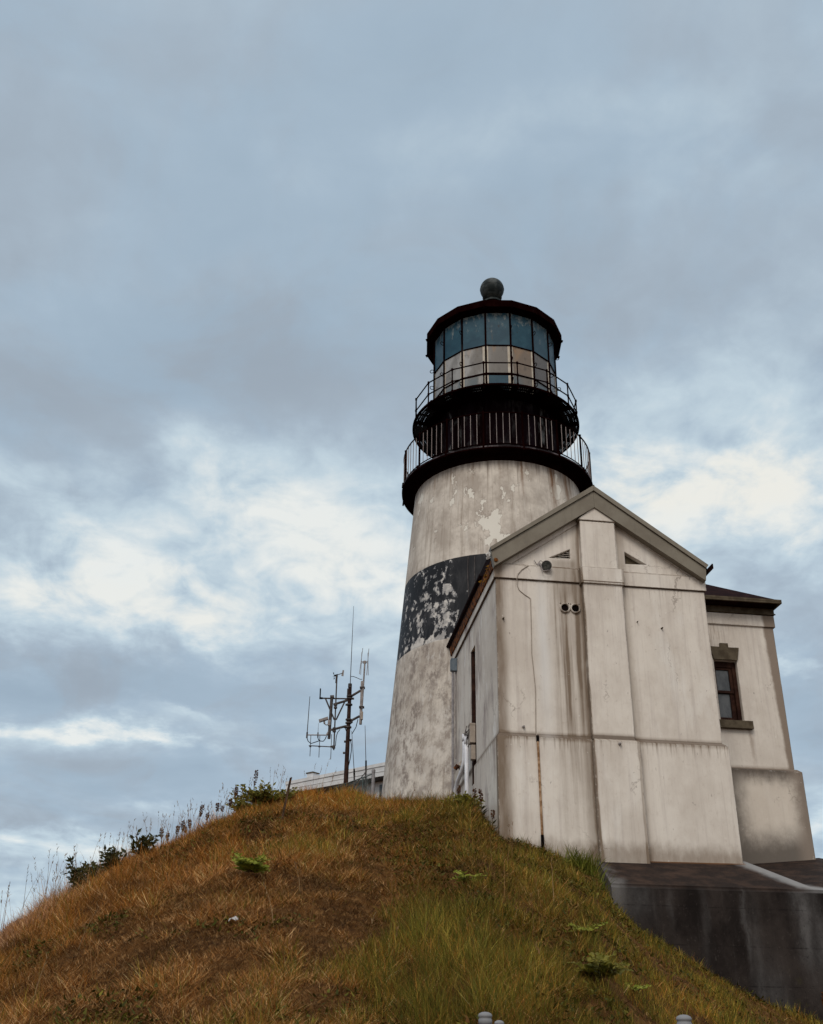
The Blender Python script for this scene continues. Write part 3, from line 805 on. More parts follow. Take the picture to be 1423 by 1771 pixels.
put(MB().prism([(5.395, 8.135), (5.955, 8.135), (6.024, 8.44), (5.772, 8.435), (5.772, 8.532), (5.578, 8.532), (5.578, 8.435), (5.326, 8.44)], 1.752, 1.86), 'lintel', STONE, wn)
put(MB().box(5.25, 6.10, 1.69, 1.93, 6.53, 6.708, .008), 'sill', STONE, wn)

# ------------------------------------------------------------------ fittings on the building
lm = empty('floodlight', (1.089, -.02, 9.314), label='round dark floodlight with a bent bracket high on the gable wall', cat='lamp')
m = MB(); ax = Vector((-.30, -.92, -.25)).normalized(); c0 = Vector((1.10, -.08, 9.32)); q = Vector((0, 0, 1)).rotation_difference(ax)
prof = [(.0, -.09), (.055, -.085), (.085, -.04), (.105, .05), (.112, .06), (.100, .062)]
n = 24; vs = []
for i in range(n):
    a = 2*math.pi*i/n
    for rr, d in prof: vs.append(c0 + q @ Vector((rr*math.cos(a), rr*math.sin(a), d)))
k = len(prof); m.add(vs, [(i*k+j, ((i+1) % n)*k+j, ((i+1) % n)*k+j+1, i*k+j+1) for i in range(n) for j in range(k-1)])
put(m, 'housing', DKMETAL, lm)
put(MB().add([c0 + q @ Vector((.101*math.cos(2*math.pi*i/n), .101*math.sin(2*math.pi*i/n), .058)) for i in range(n)], [list(range(n))]), 'lens', LENS, lm)
m = MB().tube([(.95, -.01, 9.36), (.95, -.06, 9.36), (.97, -.10, 9.31), (.985, -.12, 9.20), (1.0, -.13, 9.17)], .012, 8)
m.tube([(1.19, -.08, 9.24), (1.16, -.15, 9.19), (1.08, -.17, 9.18), (1.0, -.13, 9.17)], .010, 8).tube([(.95, 0, 9.37), (.95, -.03, 9.37)], .045, 12)
m.tube([(.94, -.02, 9.42), (.98, -.06, 9.45), (1.03, -.05, 9.42)], .007, 6).tube([(.90, -.01, 9.38), (.86, -.04, 9.42), (.84, -.03, 9.47)], .006, 6)
put(m, 'bracket', LTMETAL, lm)
cb = MB().tube([(.95, -.012, 9.325), (.86, -.014, 9.318), (.75, -.02, 9.315), (.68, -.052, 9.30), (.56, -.055, 9.21), (.475, -.055, 9.10), (.445, -.055, 8.99), (.452, -.03, 8.86), (.50, -.013, 8.75), (.62, -.012, 8.65), (.735, -.012, 8.575), (.730, -.012, 8.0), (.715, -.012, 7.36), (.735, -.012, 7.1), (.765, -.012, 6.6), (.750, -.012, 6.1), (.738, -.012, 5.70), (.742, -.105, 5.55)], .0085, 6)
tag(cb.build('lamp_cable', BOXTAN), 'thin grey cable curling from the floodlight and running down the front wall', 'cable')
m = empty('downpipe', (.75, -.12, 3.5), label='thin rusty orange pipe running down the base of the front wall', cat='pipe')
put(MB().tube([(.742, -.125, 5.53), (.748, -.125, 5.0), (.752, -.125, 4.4), (.757, -.125, 3.70)], .024, 8), 'pipe', ORANGE, m)
put(MB().tube([(.757, -.125, 3.72), (.757, -.125, 3.40)], .031, 10), 'end_sleeve', BLACK, m)
put(MB().tube([(.742, -.118, 5.62), (.742, -.125, 5.50)], .03, 10), 'end_sleeve', BLACK, m)
cd = empty('junction_box', (-.08, 5.05, 5.2), label='blue-grey electrical box on a long conduit in the corner beside the tower', cat='electrical box')
put(MB().box(-.16, -.005, 4.93, 5.06, 8.60, 8.93, .012).box(-.165, -.15, 4.92, 5.07, 8.62, 8.91), 'box', BOXBLUE, cd)
put(MB().tube([(-.10, 5.02, 8.62), (-.105, 5.04, 5.2)], .034, 10), 'conduit', CONDUIT, cd)
put(MB().tube([(-.03, 5.02, 8.62), (-.03, 5.04, 6.4)], .014, 8), 'thin_conduit', LTMETAL, cd)
tb = empty('electrical_cabinet', (-.06, 2.55, 6.1), label='small tan electrical box on the side wall above the white pipes', cat='electrical box')
put(MB().box(-.13, -.004, 2.52, 2.78, 6.14, 6.56, .01).box(-.136, -.004, 2.512, 2.79, 6.535, 6.575), 'cabinet', BOXTAN, tb)
put(MB().box(-.10, -.002, 2.56, 2.70, 5.78, 6.10), 'lower_plate', BOXTAN, tb)
rnd = random.Random(5)
for i in range(4):
    pts = [Vector((-.15+rnd.gauss(0, .03), 2.75+rnd.gauss(0, .12), 6.50-.07*k+rnd.gauss(0, .04))) for k in range(6)]
    put(MB().tube(pts, .008, 6), 'loose_wire', DKMETAL, tb)
t_ = MB().tube([(-.15, 2.85, 6.3), (-.15, 2.86, 5.2), (-.16, 2.9, 4.3)], .048, 12).tube([(-.15, 2.85, 6.34), (-.15, 2.85, 6.18)], .052, 12)
tag(t_.build('drain_pipe', PIPEW, smooth=True), 'straight white plastic pipe going down the side wall below the tan box', 'pipe')
pts = [(-.16, 3.05, 6.42), (-.16, 3.06, 6.1), (-.17, 3.08, 5.85), (-.20, 3.25, 5.66), (-.23, 3.55, 5.52), (-.25, 3.75, 5.38), (-.26, 3.82, 5.2), (-.26, 3.85, 4.8)]
t_ = MB().tube(pts, .048, 12).tube([(-.16, 3.05, 6.46), (-.16, 3.05, 6.30)], .055, 12)
tag(t_.build('drain_pipe', PIPEW, smooth=True), 'white plastic pipe bending to the left behind the straight one', 'pipe')
hd = empty('spout', (-.1, 4.0, 6.0), label='rusty hooded metal spout on the side wall between tower and white pipes', cat='spout')
m = MB(); m.hexa([(-.02, 3.7, 5.82), (-.16, 3.9, 5.98), (-.16, 4.1, 5.98), (-.02, 4.2, 5.82), (-.02, 3.7, 6.12), (-.14, 3.9, 6.03), (-.14, 4.1, 6.03), (-.02, 4.2, 6.12)])
put(m, 'hood', BOXTAN, hd)
put(MB().tube([(-.15, 4.0, 5.99), (-.22, 4.02, 5.90)], .05, 12), 'nozzle', RUST, hd)

# ------------------------------------------------------------------ retaining wall with sloping apron
rw = MB()
P = [(1.42, .4, 3.36), (4.72, .4, 3.38), (4.95, 1.9, 3.64), (7.25, 1.9, 3.86), (9.2, 1.9, 3.2),      # 0-4 inner
     (1.60, -1.5, 2.683), (5.40, -1.5, 2.70), (9.2, -1.5, 2.70),                                       # 5-7 outer edge
     (1.60, -1.62, -2.5), (5.40, -1.62, -2.5), (9.2, -1.62, -2.5), (1.42, .4, -2.5),                   # 8-11 foot
     (7.25, 6.0, 3.86), (9.2, 6.0, 3.2), (9.2, 6.0, -2.5)]
# the skirt follows the pitch from the wall foot at y = -0.1
P[0] = (1.85, .3, 3.50); P[1] = (4.66, .3, 3.53)
rw.add(P, [(0, 5, 6, 1), (1, 6, 2), (2, 6, 3), (3, 6, 7, 4), (5, 8, 9, 6), (6, 9, 10, 7), (0, 11, 8, 5), (3, 4, 13, 12), (4, 7, 10, 14, 13)])
bm = bmesh.new()
vs = [bm.verts.new(p) for p in rw.v]
for f_ in rw.f: bm.faces.new([vs[i] for i in f_])
bmesh.ops.recalc_face_normals(bm, faces=bm.faces)
bmesh.ops.bevel(bm, geom=[e for e in bm.edges if {round(e.verts[0].co.z, 2), round(e.verts[1].co.z, 2)} <= {2.68, 2.7} and abs(e.verts[0].co.y+1.5) < .01 and abs(e.verts[1].co.y+1.5) < .01], offset=.05, segments=3, affect='EDGES')
o = MB().bm(bm).build('retaining_wall', CONC)
tag(o, 'black stained concrete retaining wall with a sloping top below the workroom', 'retaining wall')

# ------------------------------------------------------------------ lighthouse tower
TX, TY, TZ = 1.7705, 7.972, 5.0
FRONT = R(-102.03)                      # bearing of the standpoint from the tower axis
A16 = [FRONT + R(-6.8 + 22.5*k) for k in range(16)]
lt = empty('lighthouse_tower', (TX, TY, TZ), label='tall weathered white conical lighthouse tower with a peeling black band and black lantern galleries', cat='lighthouse')


def tp(mb, name, mat, parent=None, **k):
    mb.v = [(p[0], p[1], p[2]-TZ) for p in mb.v]
    return mb.build(name, mat, parent or lt, **k)


def seam(mb, r):
    mb.uv = [tuple((u-math.pi*r, v) for u, v in q) for q in mb.uv]; return mb


def pol(r, a, z): return (r*math.cos(a), r*math.sin(a), z)

prof = [(3.29+(2.50-3.29)*(z-6.2)/9.25, z) for z in [4.6+.3617*i for i in range(31)]]
tp(seam(MB().lathe(prof, 160, FRONT+math.pi, 3.0), 3.0), 'shaft', TOWER, smooth=True)
# main gallery
m = MB().lathe([(2.35, 15.30), (2.88, 15.30), (2.935, 15.33), (2.935, 15.405), (2.90, 15.42), (2.0, 15.43)], 96)
m.lathe([(2.52, 15.44-.30), (2.60, 15.24), (2.66, 15.297)], 96)
gd = tp(m, 'gallery_deck', IRON)
WORN = material('worn_edge_iron', plain((.012, .008, .009), (.12, .10, .105), 3, .46, .66, .5))
tp(MB().lathe([(2.937, 15.372), (2.939, 15.408), (2.92, 15.424)], 96), 'deck_edge', WORN, gd)
tp(MB().ring((0, 0, 16.543), 2.885, .022, 128, 8), 'rail', IRON); tp(MB().ring((0, 0, 15.50), 2.885, .017, 128, 8), 'rail', IRON)
A48 = A16
post = None
for k, a in enumerate(A48):
    if post is None:
        mb = MB().tube([(2.885, 0, 15.40), (2.885, 0, 16.56)], .030, 10).tube([(2.885, 0, 16.55), (2.885, 0, 16.60)], .036, 10).tube([(2.885, 0, 15.40), (2.885, 0, 15.47)], .05, 10)
        mb.tube([(2.96, 0, 15.28), (2.945, 0, 15.45)], .028, 8)
        post = tp(mb, 'railing_post', IRON); post.rotation_euler = (0, 0, a)
    else: copy_part(post, lt, a)
BALUSTER = material('worn_baluster_iron', plain((.15, .125, .12), (.25, .21, .20), 3, .30, .60, .5))
ba = None
for k in range(16):
    for j in range(1, 6):
        a = A16[k] + R(22.5*j/6)
        if ba is None:
            ba = tp(MB().tube([(2.885, 0, 15.50), (2.885, 0, 16.54)], .0105, 6), 'baluster', BALUSTER); ba.rotation_euler = (0, 0, a)
        else: copy_part(ba, lt, a)
# watch room
tp(seam(MB().lathe([(1.955, 15.42), (1.955, 17.70)], 96, FRONT+math.pi, 1.955), 1.955), 'watch_room', WATCH, smooth=True)
m = MB()
for a in A16:
    t = MB().box(1.94, 1.985, -.05, .05, 15.43, 17.6); c_, s_ = math.cos(a), math.sin(a)
    m.add([(p[0]*c_-p[1]*s_, p[0]*s_+p[1]*c_, p[2]) for p in t.v], t.f)
tp(m, 'watch_room_ribs', WATCH)
# upper gallery
m = MB().lathe([(1.80, 17.60), (2.18, 17.66), (2.18, 17.72), (1.8, 17.735)], 96).lathe([(2.60, 17.665), (2.648, 17.68), (2.648, 17.735), (2.60, 17.745), (2.60, 17.665)], 96)
for a in A16:
    t = MB().box(1.95, 2.62, -.02, .02, 17.60, 17.695); c_, s_ = math.cos(a), math.sin(a)
    m.add([(p[0]*c_-p[1]*s_, p[0]*s_+p[1]*c_, p[2]) for p in t.v], t.f)
tp(m, 'upper_gallery_deck', IRON)
tp(MB().lathe([(2.17, 17.702), (2.61, 17.702)], 128), 'upper_gallery_grating', GRATE, fix=False)
tp(MB().lathe([(1.0, 17.62), (1.0, 17.61)], 48).disc(1.9, 17.68, 96), 'upper_gallery_floor', BLACK)
hr, hz, mz = 2.585, 18.537, 18.106
for z in (hz, mz):
    m = MB()
    for i, a in enumerate(A16): m.tube([pol(hr, a, z), pol(hr, A16[(i+1) % 16], z)], .021, 8)
    tp(m, 'upper_rail', IRON)
post = None
for a in A16:
    if post is None:
        mb = MB().tube([(hr, 0, 17.70), (hr, 0, hz)], .022, 8)
        for z in (hz, mz): mb.tube([(hr, 0, z-.035), (hr, 0, z+.035)], .034, 10)
        mb.tube([(hr, 0, 17.70), (hr, 0, 17.80)], .034, 10)
        post = tp(mb, 'upper_railing_post', IRON); post.rotation_euler = (0, 0, a)
    else: copy_part(post, lt, a)
# lantern: sixteen sides, three tiers of panes
lr = 1.99
rows = [(17.74, 18.535, 'lower_pane', PANE), (18.575, 19.585, 'middle_pane', PANE), (19.625, 20.86, 'upper_pane', TEAL)]
TANF = material('cream_pane_edge', plain((.42, .37, .30), (.52, .48, .41), 4, r=.6))
ct = random.Random(11)
tints = {}
def pane_mat(kind, k):
    """individual panes: some blue-grey, some tan, some clear grey as in the lantern today"""
    return kind
for zi, (z0, z1, nm, mt) in enumerate(rows):
    for k, a in enumerate(A16):
        b = A16[(k+1) % 16]; p, q = Vector(pol(lr, a, 0)), Vector(pol(lr, b, 0)); d = (q-p); e = d.normalized()
        p2, q2 = p+e*.03, q-e*.03; n_ = Vector((p.x+q.x, p.y+q.y, 0)).normalized()
        vs = [(p2.x, p2.y, z0), (q2.x, q2.y, z0), (q2.x, q2.y, z1), (p2.x, p2.y, z1)]
        o = Vector((n_.x, n_.y, 0))*-.02
        vs += [(v_[0]+o.x, v_[1]+o.y, v_[2]) for v_ in vs]
        u0 = (-6.8+22.5*k); u0 = (u0+180) % 360 - 180; u0 = R(u0)*lr; u1 = u0+d.length
        uv = [((u0, z0), (u1, z0), (u1, z1), (u0, z1))]*2 + [((u0, z0),)*4]*4
        fs = [(0, 1, 2, 3), (7, 6, 5, 4), (0, 4, 5, 1), (1, 5, 6, 2), (2, 6, 7, 3), (3, 7, 4, 0)]
        mm = TEAL if (nm == 'lower_pane' and k in (0,)) else mt
        pn = tp(MB().add(vs, fs, uv), nm, mm)
        if nm != 'upper_pane':
            w_ = .05 if k % 3 else .075
            for side in ((0, w_*.55), (d.length-.06-w_, d.length-.06)):
                aa, bb = p2+e*side[0], p2+e*side[1]; f0 = n_*.003; s = MB()
                s.add([(aa.x+f0.x, aa.y+f0.y, z0), (bb.x+f0.x, bb.y+f0.y, z0), (bb.x+f0.x, bb.y+f0.y, z1), (aa.x+f0.x, aa.y+f0.y, z1)], [(0, 1, 2, 3)])
                s.v = [(x, y, z-TZ) for x, y, z in s.v]; s.build('pane_edge', TANF, pn, fix=False)
for z in (18.555, 19.605):
    m = MB()
    for k, a in enumerate(A16): m.tube([pol(lr+.01, a, z), pol(lr+.01, A16[(k+1) % 16], z)], .024, 6)
    tp(m, 'glazing_bar', IRON)
mul = None
for a in A16:
    if mul is None:
        mb = MB().tube([(lr+.01, 0, 17.72), (lr+.01, 0, 20.9)], .030, 8)
        mul = tp(mb, 'mullion', IRON); mul.rotation_euler = (0, 0, a)
        h = MB()
        for z in (18.30, 19.05, 20.25): h.ring((lr+.085, 0, z), .062, .012, 16, 6, (0, 1, 0))
        hd_ = tp(h, 'handhold_ring', IRON, mul); mul0h = hd_
    else:
        c = copy_part(mul, lt, a); c2 = copy_part(mul0h, c)
# roof and ball
rr, a0 = 2.262/math.cos(0), A16[0]
m = MB().lathe([(1.90, 20.86), (2.20, 20.90), (2.262, 20.915), (2.262, 21.165), (2.23, 21.18), (1.2, 21.9), (.42, 22.55), (.30, 22.75)], 16, a0)
m.disc(1.92, 20.87, 16, a0, True)
for k, a in enumerate(A16):
    m.tube([pol(2.25, a, 20.87), pol(2.28, a, 20.94)], .03, 6)
rf = tp(m, 'lantern_roof', IRON)
m = MB().lathe([(.0, 22.74), (.34, 22.74), (.34, 22.80), (.25, 22.84), (.20, 22.93), (.30, 23.00), (.33, 23.03), (.30, 23.06), (.1, 23.06)], 40)
tp(m, 'ball_pedestal', COPPER, rf, smooth=False)
m = MB().lathe([(.41*math.sin(math.pi*i/24), 23.39-.41*math.cos(math.pi*i/24)) for i in range(25)], 48)
m.ring((0, 0, 23.39), .405, .012, 48, 6)
tp(m, 'ball_finial', COPPER, rf, smooth=True)
# two wires hanging down the band
for u, z0, z1 in ((-.86, 9.4, 12.06), (-.66, 10.4, 12.06)):
    a = FRONT + u/3.0
    tp(MB().tube([pol(3.29-.0854*(z-6.2)+.02, a+.012*math.sin(z*2), z) for z in [z0+(z1-z0)*i/8 for i in range(9)]], .011, 6), 'hanging_cable', DKMETAL)

# ------------------------------------------------------------------ terrain sheet
azs = np.concatenate([np.arange(-180, -46, 6.0), np.arange(-46, 40, .3), np.arange(40, 180.1, 6.0)])
ds = np.concatenate([[0.0, 1.5], np.arange(3, 9, .3), np.arange(9, 32, .12), np.array([34, 37, 41, 46, 52, 60, 80, 120, 200, 400, 900, 2000, 4500])])
AA, DD = np.meshgrid(np.radians(azs + YAW), ds, indexing='ij')
gx, gy = CAM.x + DD*np.sin(AA), CAM.y + DD*np.cos(AA)
gz = H(gx, gy); gz = np.where(DD > 50, np.minimum(gz, gz - (DD-50)*.04), gz); gz = np.maximum(gz, -12)
na, nd = len(azs), len(ds)
vs = np.stack([gx.ravel(), gy.ravel(), gz.ravel()], 1)
i, j = np.meshgrid(np.arange(na-1), np.arange(nd-1), indexing='ij')
q0 = (i*nd+j).ravel(); faces = np.stack([q0, q0+nd, q0+nd+1, q0+1], 1)
me = bpy.data.meshes.new('hill'); me.from_pydata(vs.tolist(), [], faces.tolist()); me.update()
bm = bmesh.new(); bm.from_mesh(me); bmesh.ops.remove_doubles(bm, verts=bm.verts, dist=.0005); bmesh.ops.recalc_face_normals(bm, faces=bm.faces)
for f_ in bm.faces:
    f_.smooth = True
up_ = sum(f_.normal.z for f_ in bm.faces)
if up_ < 0: bmesh.ops.reverse_faces(bm, faces=bm.faces)
bm.to_mesh(me); bm.free()
me.materials.append(SOIL); o = bpy.data.objects.new('hill', me); COL.objects.link(o); tag(o, kind='structure')

# ------------------------------------------------------------------ antenna mast behind the crest
CY_, SY_ = math.cos(R(YAW)), math.sin(R(YAW))
def from_view(xo, yo): return (xo*CY_ + yo*SY_ + CAM.x, -xo*SY_ + yo*CY_ + CAM.y)
ax_, ay_ = from_view(-1.84, 32.0); bz = float(H(ax_, ay_)) - .1
am = empty('antenna_mast', (ax_, ay_, bz), R(-YAW), 'brown antenna mast with side arms, aerials, wind vane and camera behind the hill crest', 'antenna mast')


def L(p, dy=0.0): return (p[0]+1.84, dy, p[1]-bz)
def at_(mb, name, mat, parent=None, **k): return mb.build(name, mat, parent or am, **k)
def T(r, *pts, dy=0.0, n=8, r2=None): return MB().tube([L(p, dy) for p in pts], r, n, r2)
at_(MB().tube([(0, 0, 0), (0, 0, 10.37-bz)], .085, 14, .055), 'pole', WOODB)
m = T(.062, (-1.845, 10.28), (-1.845, 10.40), n=14); t = T(.03, (-1.90, 10.05), (-1.90, 10.24)); m.add(t.v, t.f)
for z in (9.70, 9.90, 9.98, 9.12, 9.22, 8.98): t = T(.10, (-1.84, z), (-1.84, z+.04), n=14); m.add(t.v, t.f)
for p in ((-1.93, 9.72), (-1.73, 9.92), (-1.74, 9.17), (-1.92, 8.55), (-1.75, 8.60), (-1.94, 8.2)): t = T(.035, (p[0]-.03, p[1]), (p[0]+.03, p[1])); m.add(t.v, t.f)
at_(m, 'clamps', DKMETAL)
m = T(.013, (-1.84, 10.38), (-1.842, 11.8), r2=.010); t = T(.010, (-1.842, 11.8), (-1.842, 13.045), r2=.005); m.add(t.v, t.f)
at_(m, 'whip_antenna', DKMETAL)
m = T(.045, (-1.465, 9.10), (-1.463, 10.49), n=12); at_(m, 'side_tube', LTMETAL)
m = T(.026, (-1.435, 9.60), (-1.403, 11.06), dy=-.07, n=10)
at_(m, 'aerial_tube', LTMETAL)
m = MB()
for z in (10.27, 9.64): t = T(.018, (-1.53, z), (-1.37, z), dy=-.05); m.add(t.v, t.f); t = MB().box(-1.53+1.84, -1.37+1.84, -.10, .06, z-.02-bz, z+.02-bz); m.add(t.v, t.f)
at_(m, 'tube_clamp', DKMETAL)
m = MB().box(.375, .445, -.12, -.02, 9.23-bz, 9.48-bz, .01); at_(m, 'amplifier_box', BOXTAN)
for a, b in (((-1.803, 9.99), (-1.498, 10.19)), ((-1.787, 9.20), (-1.502, 9.36)), ((-2.34, 9.714), (-1.887, 9.87)), ((-2.36, 8.91), (-1.90, 9.04))):
    at_(T(.038, a, b), 'bracket_arm', DKMETAL)
hub = at_(MB().box(.39, .48, -.10, -.02, 11.06-bz, 11.15-bz, .015), 'dipole_hub', LTMETAL)
m = MB()
for a, b, dy in (((-1.481, 11.559), (-1.559, 10.686), -.12), ((-1.516, 11.48), (-1.524, 10.725), .05), ((-1.286, 11.543), (-1.328, 10.652), -.12), ((-1.320, 11.464), (-1.284, 10.71), .05)):
    t = T(.009, a, b, dy=dy); m.add(t.v, t.f)
    c_ = ((a[0]+b[0])/2, 11.11); m.tube([L(c_, dy), L((-1.406, 11.11), -.06)], .012, 6)
at_(m, 'dipole_rods', LTMETAL, hub)
at_(T(.010, (-1.824, 10.643), (-1.75, 10.645), (-1.63, 10.60), (-1.53, 10.555), (-1.466, 10.56), n=6), 'feed_wire', DKMETAL)
m = T(.024, (-2.783, 9.915), (-1.92, 9.912)); at_(m, 'top_bar', DKMETAL)
m = T(.020, (-2.768, 9.90), (-2.773, 10.23)); t = T(.033, (-2.79, 9.915), (-2.69, 9.915)); m.add(t.v, t.f); at_(m, 'stub_antenna', BLACK)
at_(T(.05, (-2.401, 9.95), (-2.421, 8.63), n=12, r2=.047), 'side_tube', DKMETAL)
m = T(.06, (-2.45, 9.955), (-2.33, 9.965), n=10)
for z in (9.71, 9.62, 8.95, 8.87): t = T(.055, (-2.27, z-.03), (-2.27, z+.03), n=10); m.add(t.v, t.f)
at_(m, 'tube_clamp', DKMETAL)
m = T(.022, (-2.273, 10.60), (-2.256, 8.28)); t = T(.05, (-2.262, 8.42), (-2.262, 8.33), n=10); m.add(t.v, t.f); at_(m, 'vane_post', DKMETAL)
wv = at_(T(.030, (-2.36, 10.655), (-2.25, 10.695), n=10, r2=.022), 'wind_vane', BLACK)
t = T(.013, (-2.25, 10.695), (-2.09, 10.75)); t2 = T(.035, (-2.278, 10.66), (-2.29, 10.42), n=10, r2=.026); t.add(t2.v, t2.f); at_(t, 'vane_body', DKMETAL, wv)
f_ = MB().prism([(-2.135+1.84, 10.66-bz), (-2.065+1.84, 10.645-bz), (-2.055+1.84, 10.84-bz), (-2.10+1.84, 10.855-bz)], -.006, .006); at_(f_, 'tail_fin', LTMETAL, wv)
pr = MB()
for k in range(4):
    a = k*math.pi/2+.5; c_ = Vector(L((-2.372, 10.652))); e = Vector((.25*math.cos(a), math.cos(a)*.9, math.sin(a))).normalized()
    s_ = Vector((.6, .3, .2))*.03; pr.add([c_, c_+e*.10+s_, c_+e*.115-s_, c_+s_*.4], [(0, 1, 2, 3)])
at_(pr, 'propeller', BLACK, wv, fix=False)
for a, b in (((-2.607, 9.93), (-2.285, 9.228)), ((-1.944, 9.921), (-2.231, 9.229))): at_(T(.024, a, b), 'diagonal_brace', DKMETAL)
cm = at_(MB().hexa([L((-2.75, 9.14), -.06), L((-2.47, 9.24), -.06), L((-2.47, 9.24), .06), L((-2.75, 9.14), .06), L((-2.77, 9.215), -.06), L((-2.49, 9.315), -.06), L((-2.49, 9.315), .06), L((-2.77, 9.215), .06)]), 'security_camera', LTMETAL)
m = T(.028, (-2.60, 9.18), (-2.585, 9.10)); t = T(.016, (-2.585, 9.10), (-2.53, 9.06), (-2.45, 9.08)); m.add(t.v, t.f); t = MB().box(-.64, -.55, -.08, .04, 9.03-bz, 9.20-bz, .01); m.add(t.v, t.f)
at_(m, 'camera_mount', LTMETAL, cm)
m = T(.018, (-3.10, 8.738), (-2.494, 8.742)); t = T(.03, (-2.50, 8.74), (-2.43, 8.88), (-2.36, 8.91)); m.add(t.v, t.f); at_(m, 'lower_bar', LTMETAL)
m = T(.026, (-3.107, 8.64), (-3.104, 8.82)); t = T(.014, (-3.104, 8.82), (-3.092, 9.965), r2=.009); m.add(t.v, t.f); at_(m, 'whip_antenna', DKMETAL)
m = T(.020, (-2.766, 8.66), (-2.77, 8.82)); t = T(.007, (-2.77, 8.82), (-2.773, 9.12), r2=.004); m.add(t.v, t.f); at_(m, 'whip_antenna', DKMETAL)
ya = at_(T(.016, (-3.03, 8.404), (-2.225, 8.375)), 'yagi_boom', DKMETAL)
m = MB()
for a, b in (((-2.985, 8.74), (-2.975, 8.076)), ((-2.706, 8.745), (-2.70, 8.045)), ((-2.345, 8.77), (-2.335, 7.99))):
    t = T(.010, a, b); m.add(t.v, t.f); cx_ = (a[0]+b[0])/2; t = T(.028, (cx_-.03, 8.385), (cx_+.03, 8.385)); m.add(t.v, t.f)
at_(m, 'yagi_elements', DKMETAL, ya)
for pts in ([(-2.766, 8.654), (-2.74, 8.59), (-2.68, 8.545), (-2.59, 8.54), (-2.54, 8.60), (-2.50, 8.70)], [(-3.10, 8.64), (-3.06, 8.54), (-2.97, 8.46), (-2.80, 8.52), (-2.70, 8.56)],
            [(-2.09, 8.92), (-2.16, 8.83), (-2.195, 8.70), (-2.21, 8.41)], [(-1.76, 8.62), (-1.72, 8.45), (-1.715, 8.25), (-1.74, 8.0), (-1.79, 7.75), (-1.79, 7.3)], [(-1.55, 9.25), (-1.60, 9.0), (-1.72, 8.78)], [(-2.0, 9.0), (-1.93, 8.96), (-1.89, 8.86)]):
    at_(T(.013, *pts, dy=-.03, n=6), 'cable', BLACK)

# two thin aerials on the far side, each on its own foot
def thin_aerial(xo, z0, z1, lean, label, extra=None):
    x, y = from_view(xo, 37.0); zb = float(H(x, y)) - .1
    e = empty('roof_aerial', (x, y, zb), R(-YAW), label, 'antenna')
    MB().tube([(0, 0, 0), (lean*.1, 0, z0-zb)], .03, 8).build('mount', DKMETAL, e)
    MB().tube([(lean*.1, 0, z0-zb), (lean, 0, z1-zb)], .014, 6, .009).build('rod', DKMETAL, e)
    MB().tube([(lean*.1, 0, z0-zb-.1), (lean*.2, 0, z0-zb+.22)], .03, 8).build('sleeve', BLACK, e)
    if extra: MB().tube([(p[0], .1, p[1]-zb) for p in extra], .016, 6).build('cable', BLACK, e)
thin_aerial(-1.82, 8.7, 10.28, -.18, 'thin whip aerial close to the right of the brown mast', None)
thin_aerial(-1.43, 9.0, 10.48, -.10, 'thin aerial between the mast and the tower with a drooping cable', [(0.0, 8.92), (-.06, 8.78), (-.16, 8.66), (-.30, 8.50), (-.42, 8.3), (-.5, 7.6)])

# ------------------------------------------------------------------ low white-edged station building behind
sx0, sy0 = -0.627, 17.833; dxs, dys = -0.67623195, 0.73668877
angs = math.atan2(dys, dxs)
sb = empty('station_building', (sx0, sy0, 5.0), angs, 'low flat-roofed station building with a white fascia behind the mast', 'building')
# local x runs away along the eave, local y points to the far side (right of travel is the viewer's side)
def sbx(x0, x1, y0, y1, z0, z1, m=None): return (m or MB()).box(x0, x1, -y1, -y0, z0-5, z1-5)
sbx(-5, 4.7, .5, 9, 4.6, 8.93).build('wall', WHITE, sb)
fm = sbx(-5.6, 5.0, 0, 9.5, 8.92, 9.36); sbx(-5.6, 5.0, -.03, 0, 9.27, 9.39, fm); sbx(-5.6, 5.0, -.015, 0, 9.08, 9.10, fm)
fs_ = fm.build('fascia', WHITE, sb)
sbx(-5.5, 4.9, .06, .49, 8.88, 8.918).build('eave_soffit', DKMETAL, sb)  # dark plate puts the shadow under the eave into the colour
wm = sbx(-.3, .5, .47, .497, 8.1, 8.75); wm.build('window', GLASS, sb)
rv = empty('roof_vent', (sx0 + dxs*4.05 + .5*dys, sy0 + dys*4.05 - .5*dxs, 9.36), angs, 'small white vent box standing on the edge of the station roof', 'roof vent')
MB().box(-.16, .16, -.16, .16, .04, .30, .01).build('box', WHITE, rv)
MB().box(-.19, .19, -.19, .19, .30, .34).build('cap', STONE, rv)
MB().tube([(.0, -.17, .12), (.0, -.26, .14), (.0, -.28, .26)], .03, 8).build('elbow', WHITE, rv)
MB().box(-.12, .12, -.12, .12, -.02, .04).build('foot', WHITE, rv)

